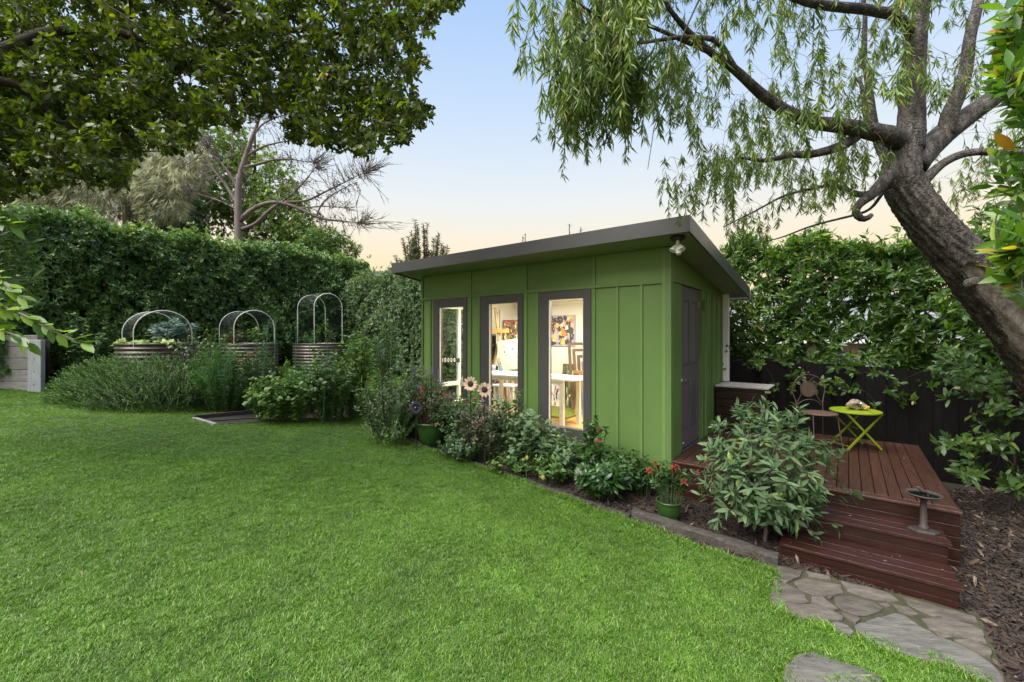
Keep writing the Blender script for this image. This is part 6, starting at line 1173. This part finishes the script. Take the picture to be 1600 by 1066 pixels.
# low lime branch
root = empty('lime_branch_shrub', (-4.4, 2.7, float(gz(-4.4, 2.7))), 0, 'shrub at the left edge reaching a low branch of bright lime leaves over the lawn', 'shrub'); mb = MB(); b0 = np.array((-4.4, 2.7, .5)); tw = []
for pts in ([(-90, 450), (-20, 472), (40, 492), (85, 520), (128, 535)], [(-70, 500), (-20, 512), (20, 520), (42, 535)], [(-90, 400), (-40, 425), (5, 440), (28, 462)], [(-90, 330), (-40, 350), (-5, 340), (15, 350)]):
    p, r = resample([b0 + (0, 0, .5)] + limb(pts, [2.6, 2.55, 2.5, 2.5, 2.5][:len(pts)]), np.linspace(.012, .0025, len(pts) + 1), .05); tw.append(p); mb.tube(p, r, 6)
mb.tube([b0 - (0, 0, .1), b0 + (0, 0, .55)], [.02, .013], 8); mb.build('stem', 'twig_pale', root, True, True)
Ps, Ds = [], []
for p in tw:
    vis = p[(800 + p[:, 0] / p[:, 1] * F) > -60]; d = nrm(np.gradient(vis, axis=0))
    for i in range(len(vis)):
        for sg in (-1, 1): Ps.append(vis[i]); Ds.append(d[i] * .8 + np.array((0, 0, sg * .35 - .05)) + RS.normal(size=3) * .25)
P = np.array(Ps); n = len(P); leaf_objects(root, dict(P=P, D=np.array(Ds), N=nrm(RS.normal(size=(n, 3)) * .35 + (0, -.5, .8)), L=RS.uniform(.07, .12, n), W=RS.uniform(.035, .05, n)), 'leaf_lime', n)

# ================================================================== TREES BEYOND THE HEDGE
def crown_tree(name, lab, px, Y_, lobes, Ln, m, n, k=8, trunk_r=.18, ratio=.42, droop=False, group=None, tm='twig'):
    """lobes: (px, py, rx_m, rz_m, weight)"""
    x = (px - 800) / F * Y_; g_ = float(gz(x, Y_)); root = empty(name, (x, Y_, g_), 0, lab, 'tree', group); A = []; ax = []; W_ = np.array([l[4] for l in lobes], float); W_ /= W_.sum(); cl = []
    for (lx, ly, rx, rz, w_), c in zip(lobes, (W_ * n).astype(int)):
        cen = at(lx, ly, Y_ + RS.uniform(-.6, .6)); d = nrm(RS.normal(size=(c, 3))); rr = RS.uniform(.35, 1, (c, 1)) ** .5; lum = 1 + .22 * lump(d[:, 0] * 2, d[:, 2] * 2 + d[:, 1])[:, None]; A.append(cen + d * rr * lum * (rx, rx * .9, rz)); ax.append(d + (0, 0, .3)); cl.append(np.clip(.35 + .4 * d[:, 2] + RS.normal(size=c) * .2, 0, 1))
    A = np.concatenate(A); ax = nrm(np.concatenate(ax)); cl = np.concatenate(cl)
    top = A[:, 2].max(); cx = np.mean([at(l[0], l[1], Y_) for l in lobes], 0); pts = [np.array((x, Y_, g_ - .1)), np.array((x + .1, Y_, g_ + (cx[2] - g_) * .5)), cx, np.array((cx[0], Y_, top - .5))]; p, r = resample(pts, [trunk_r, trunk_r * .8, trunk_r * .5, .03], .3); MB().tube(p, r, 10).build('trunk', tm, root, True, True)
    tubes(grow(p, r, A[::6], .008, .015, bow=.05, pw=.2), 4).build('branch', tm, root, True)['kind'] = 'stuff'
    if droop:
        R1 = rosettes(A, np.tile([0, 0, -1.], (len(A), 1)) + ax * .4, k, Ln, ratio, spread=.45, clump=cl)
    else: R1 = rosettes(A, ax, k, Ln, ratio, clump=cl)
    leafmass('crown', R1, m, root, True); return root
crown_tree('she_oak_tree', 'pale tan feathery tree rising behind the hedge at the left', 190, 15.5, [(150, 290, 1.6, 1.4, 3), (215, 255, 1.4, 1.5, 3), (90, 300, 1.3, 1.1, 2), (255, 300, .9, 1.2, 1.5), (300, 260, .6, 1.1, 1)], .30, 'leaf_she_oak', 3000, 13, ratio=.02, droop=True, tm='twig_pale')
crown_tree('green_tree', 'dense bright green tree behind the bare tree', 360, 21, [(330, 275, 2.4, 2.2, 3), (400, 300, 2.2, 2.2, 3), (300, 330, 2.0, 1.6, 2), (440, 350, 1.8, 1.8, 2.5), (470, 385, 1.6, 1.3, 2), (350, 225, 1.4, 1.4, 1.2), (500, 405, 1.5, .8, 1.2)], .20, 'leaf_far', 4200, 9)
crown_tree('green_tree', 'dark green tree seen through the overhanging crown at the far left', 60, 18, [(60, 240, 2.8, 2.4, 3), (-60, 200, 3, 3, 3), (130, 200, 2.2, 2.0, 2), (30, 120, 2.5, 2.4, 2), (220, 190, 1.6, 1.8, 1.4), (-20, 330, 2.6, 2.0, 2)], .2, 'leaf_vib', 3800, 9)
crown_tree('green_tree', 'blue green soft crowned tree between the tan tree and the bare tree', 262, 18.5, [(262, 300, 1.2, 1.4, 2), (245, 335, 1.2, 1.0, 1.6), (290, 340, 1.0, .9, 1)], .17, 'leaf_sage', 1300, 9)
crown_tree('ferny_tree', 'small ferny topped tree beyond the end of the left hedge', 512, 17.5, [(510, 372, .9, .45, 2), (492, 382, .8, .35, 1.3), (535, 388, .8, .4, 1.4), (528, 405, .9, .5, 1.6), (480, 400, .6, .4, 1)], .17, 'leaf_vib', 560, 9, .08, ratio=.25)
# upright wispy shrub behind the studio
x, y = at(665, 500, 13.0)[:2]; shootplant('wispy_tree', 'wispy upright tree top showing above the left end of the studio roof', 'tree', (x, y, float(gz(x, y))), 90, 4.35, 1.05, 120, .11, .24, 'leaf_bronze', stem='twig', lmin=.72)
for px, py, h_, lab in ((893, 357, .0, 'thin leafy twigs poking above the middle of the studio roof'), (822, 371, 0, 'few thin twig tips showing over the left half of the studio roof')):
    uq, zq = hit_v(px, py, 3.5); x, y = L(uq, 3.5)[:2]; g_ = float(gz(x, y)); shootplant('roof_creeper', lab, 'plant', (x, y, g_), 34, zq - g_ + .04, .55, 40, .06, .3, 'leaf_bronze', stem='twig', lmin=.7)
# bare tree
bt_ = at(372, 500, 15.0); g_ = float(gz(bt_[0], bt_[1])); bt_root = empty('bare_tree', (bt_[0], 15.0, g_), 0, 'leafless grey tree with spreading bare branches behind the left hedge', 'tree'); BL = []
def bl(pxs, rad, Y0=15.0, Y1=None):
    p, r = resample(limb(pxs, np.linspace(Y0, Y1 or Y0, len(pxs))), rad, .18); BL.append((p, r)); MB().tube(p, r, 8).build('branch', 'twig_pale', bt_root, True, True)
p, r = resample([np.array((bt_[0], 15, g_ - .1))] + limb([(373, 400), (372, 350), (372, 290), (378, 262), (388, 232), (400, 200), (412, 165)], 15), [.17, .14, .12, .105, .09, .075, .055, .03], .2); BL.append((p, r)); MB().tube(p, r, 12).build('trunk', 'twig_pale', bt_root, True, True)
bl([(375, 345), (395, 325), (425, 314), (460, 322), (500, 342), (535, 346), (560, 348)], [.09, .08, .07, .06, .045, .03, .012]); bl([(378, 358), (400, 352), (420, 328), (450, 310), (480, 280), (492, 262)], [.07, .06, .06, .04, .025, .01]); bl([(445, 316), (480, 315), (515, 296), (545, 282), (568, 270)], [.05, .04, .03, .02, .008]); bl([(495, 338), (500, 318), (525, 300), (556, 285)], [.035, .03, .02, .008])
bl([(380, 262), (400, 258), (430, 248), (465, 250), (490, 255)], [.06, .05, .035, .02, .008]); bl([(384, 245), (410, 228), (440, 222), (480, 216)], [.05, .035, .022, .008]); bl([(374, 300), (358, 268), (340, 250), (325, 232)], [.07, .05, .03, .012]); bl([(372, 320), (350, 285), (330, 262), (316, 240)], [.07, .05, .03, .012]); bl([(365, 240), (362, 215), (366, 180)], [.03, .02, .01]); bl([(392, 222), (405, 195), (440, 180), (470, 175)], [.04, .03, .02, .008]); bl([(374, 330), (355, 318), (325, 308), (300, 300)], [.04, .03, .02, .01]); bl([(470, 325), (510, 322), (540, 325)], [.03, .02, .008])
nodes = np.concatenate([p for p, r in BL]); rads = np.concatenate([r for p, r in BL]); AN = []
for p, r in BL:
    tg = nrm(np.gradient(p, axis=0))
    for i in range(2, len(p)):
        for _ in range(5 if r[i] < .06 else 2): AN.append(p[i] + (tg[i] * RS.uniform(.3, 1.0) + RS.normal(size=3) * (.28, .22, .28) + (.06, 0, .10)) * RS.uniform(.5, 1.5))
AN = np.array(AN); dN = np.array([nodes[np.argmin(np.linalg.norm(nodes - a, axis=1))] for a in AN]); TW_ = []
for a, b_ in zip(AN, dN):
    m_ = (a + b_) / 2 + RS.normal(size=3) * .05; m_[2] -= .04; TW_.append((np.array([b_, m_, a]), np.array([.013, .010, .005]))); v_ = a - b_
    for _ in range(3):
        t_ = RS.uniform(.3, .9); p0 = b_ + v_ * t_; e_ = p0 + v_ * RS.uniform(.2, .5) + RS.normal(size=3) * .13; TW_.append((np.array([p0, (p0 + e_) / 2 + (0, 0, -.015), e_]), np.array([.008, .006, .004])))
tubes(TW_, 4).build('twig', 'twig_pale', bt_root, True)['kind'] = 'stuff'

# ================================================================== NEIGHBOURS' HOUSES
def house(lab, x0, x1, y0, y1, eave, ridge, zb):
    t = empty('neighbour_house', ((x0 + x1) / 2, y0, zb), 0, lab, 'house'); cx, cy = (x0 + x1) / 2, y0
    def bb_(mb, n_, m, par=None): mb.v = [(x - cx, y - cy, z - zb) for x, y, z in mb.v]; return mb.build(n_, m, par or t)
    bb_(MB().box(x0, x1, y0, y1, zb, eave), 'wall', 'render_wall'); ym = (y0 + y1) / 2; o_ = .5
    rf = bb_(MB().add([(x0 - o_, y0 - o_, eave), (x1 + o_, y0 - o_, eave), (x1 + o_, ym, ridge), (x0 - o_, ym, ridge), (x1 + o_, y1 + o_, eave), (x0 - o_, y1 + o_, eave), (x0 - o_, y0 - o_, eave - .12), (x1 + o_, y0 - o_, eave - .12), (x1 + o_, y1 + o_, eave - .12), (x0 - o_, y1 + o_, eave - .12)], [(0, 1, 2, 3), (3, 2, 4, 5), (6, 7, 1, 0), (7, 8, 4, 2, 1), (8, 9, 5, 4), (9, 6, 0, 3, 5), (9, 8, 7, 6)]), 'roof', 'roof_tile')
    n_ = 9; mb = MB()
    for i in range(n_):
        f0, f1 = i / n_, (i + 1) / n_; ya, yb_ = y0 - o_ + (ym - y0 + o_) * f0, y0 - o_ + (ym - y0 + o_) * f1; za, zb_ = eave + (ridge - eave) * f0 + .05, eave + (ridge - eave) * f1 + .01; mb.hull8([(x0 - o_, ya, za - .04), (x1 + o_, ya, za - .04), (x1 + o_, yb_, zb_ - .005), (x0 - o_, yb_, zb_ - .005), (x0 - o_, ya, za), (x1 + o_, ya, za), (x1 + o_, yb_, zb_ + .005), (x0 - o_, yb_, zb_ + .005)])
    bb_(mb, 'tile_course', 'roof_tile', rf)['kind'] = 'stuff'
    bb_(MB().box(x0 - o_, x1 + o_, y0 - o_ - .12, y0 - o_ - .002, eave - .1, eave + .02), 'gutter', 'white_paint')
    for wx in np.linspace(x0 + 1, x1 - 2, 3):
        wf = bb_(MB().box(wx, wx + 1.2, y0 - .04, y0 - .001, eave - 1.6, eave - .5), 'window', 'white_paint'); bb_(MB().box(wx + .08, wx + 1.12, y0 - .05, y0 - .041, eave - 1.52, eave - .58), 'pane', 'glass', wf)
house('neighbouring grey roofed house glimpsed through the hedge right of the studio', 6, 15, 13.5, 20, 1.72, 3.5, -.5)
house('neighbouring house roof showing faintly at the left end of the studio roof', -6.2, -1.5, 18.5, 24, 4.1, 5.0, .8)
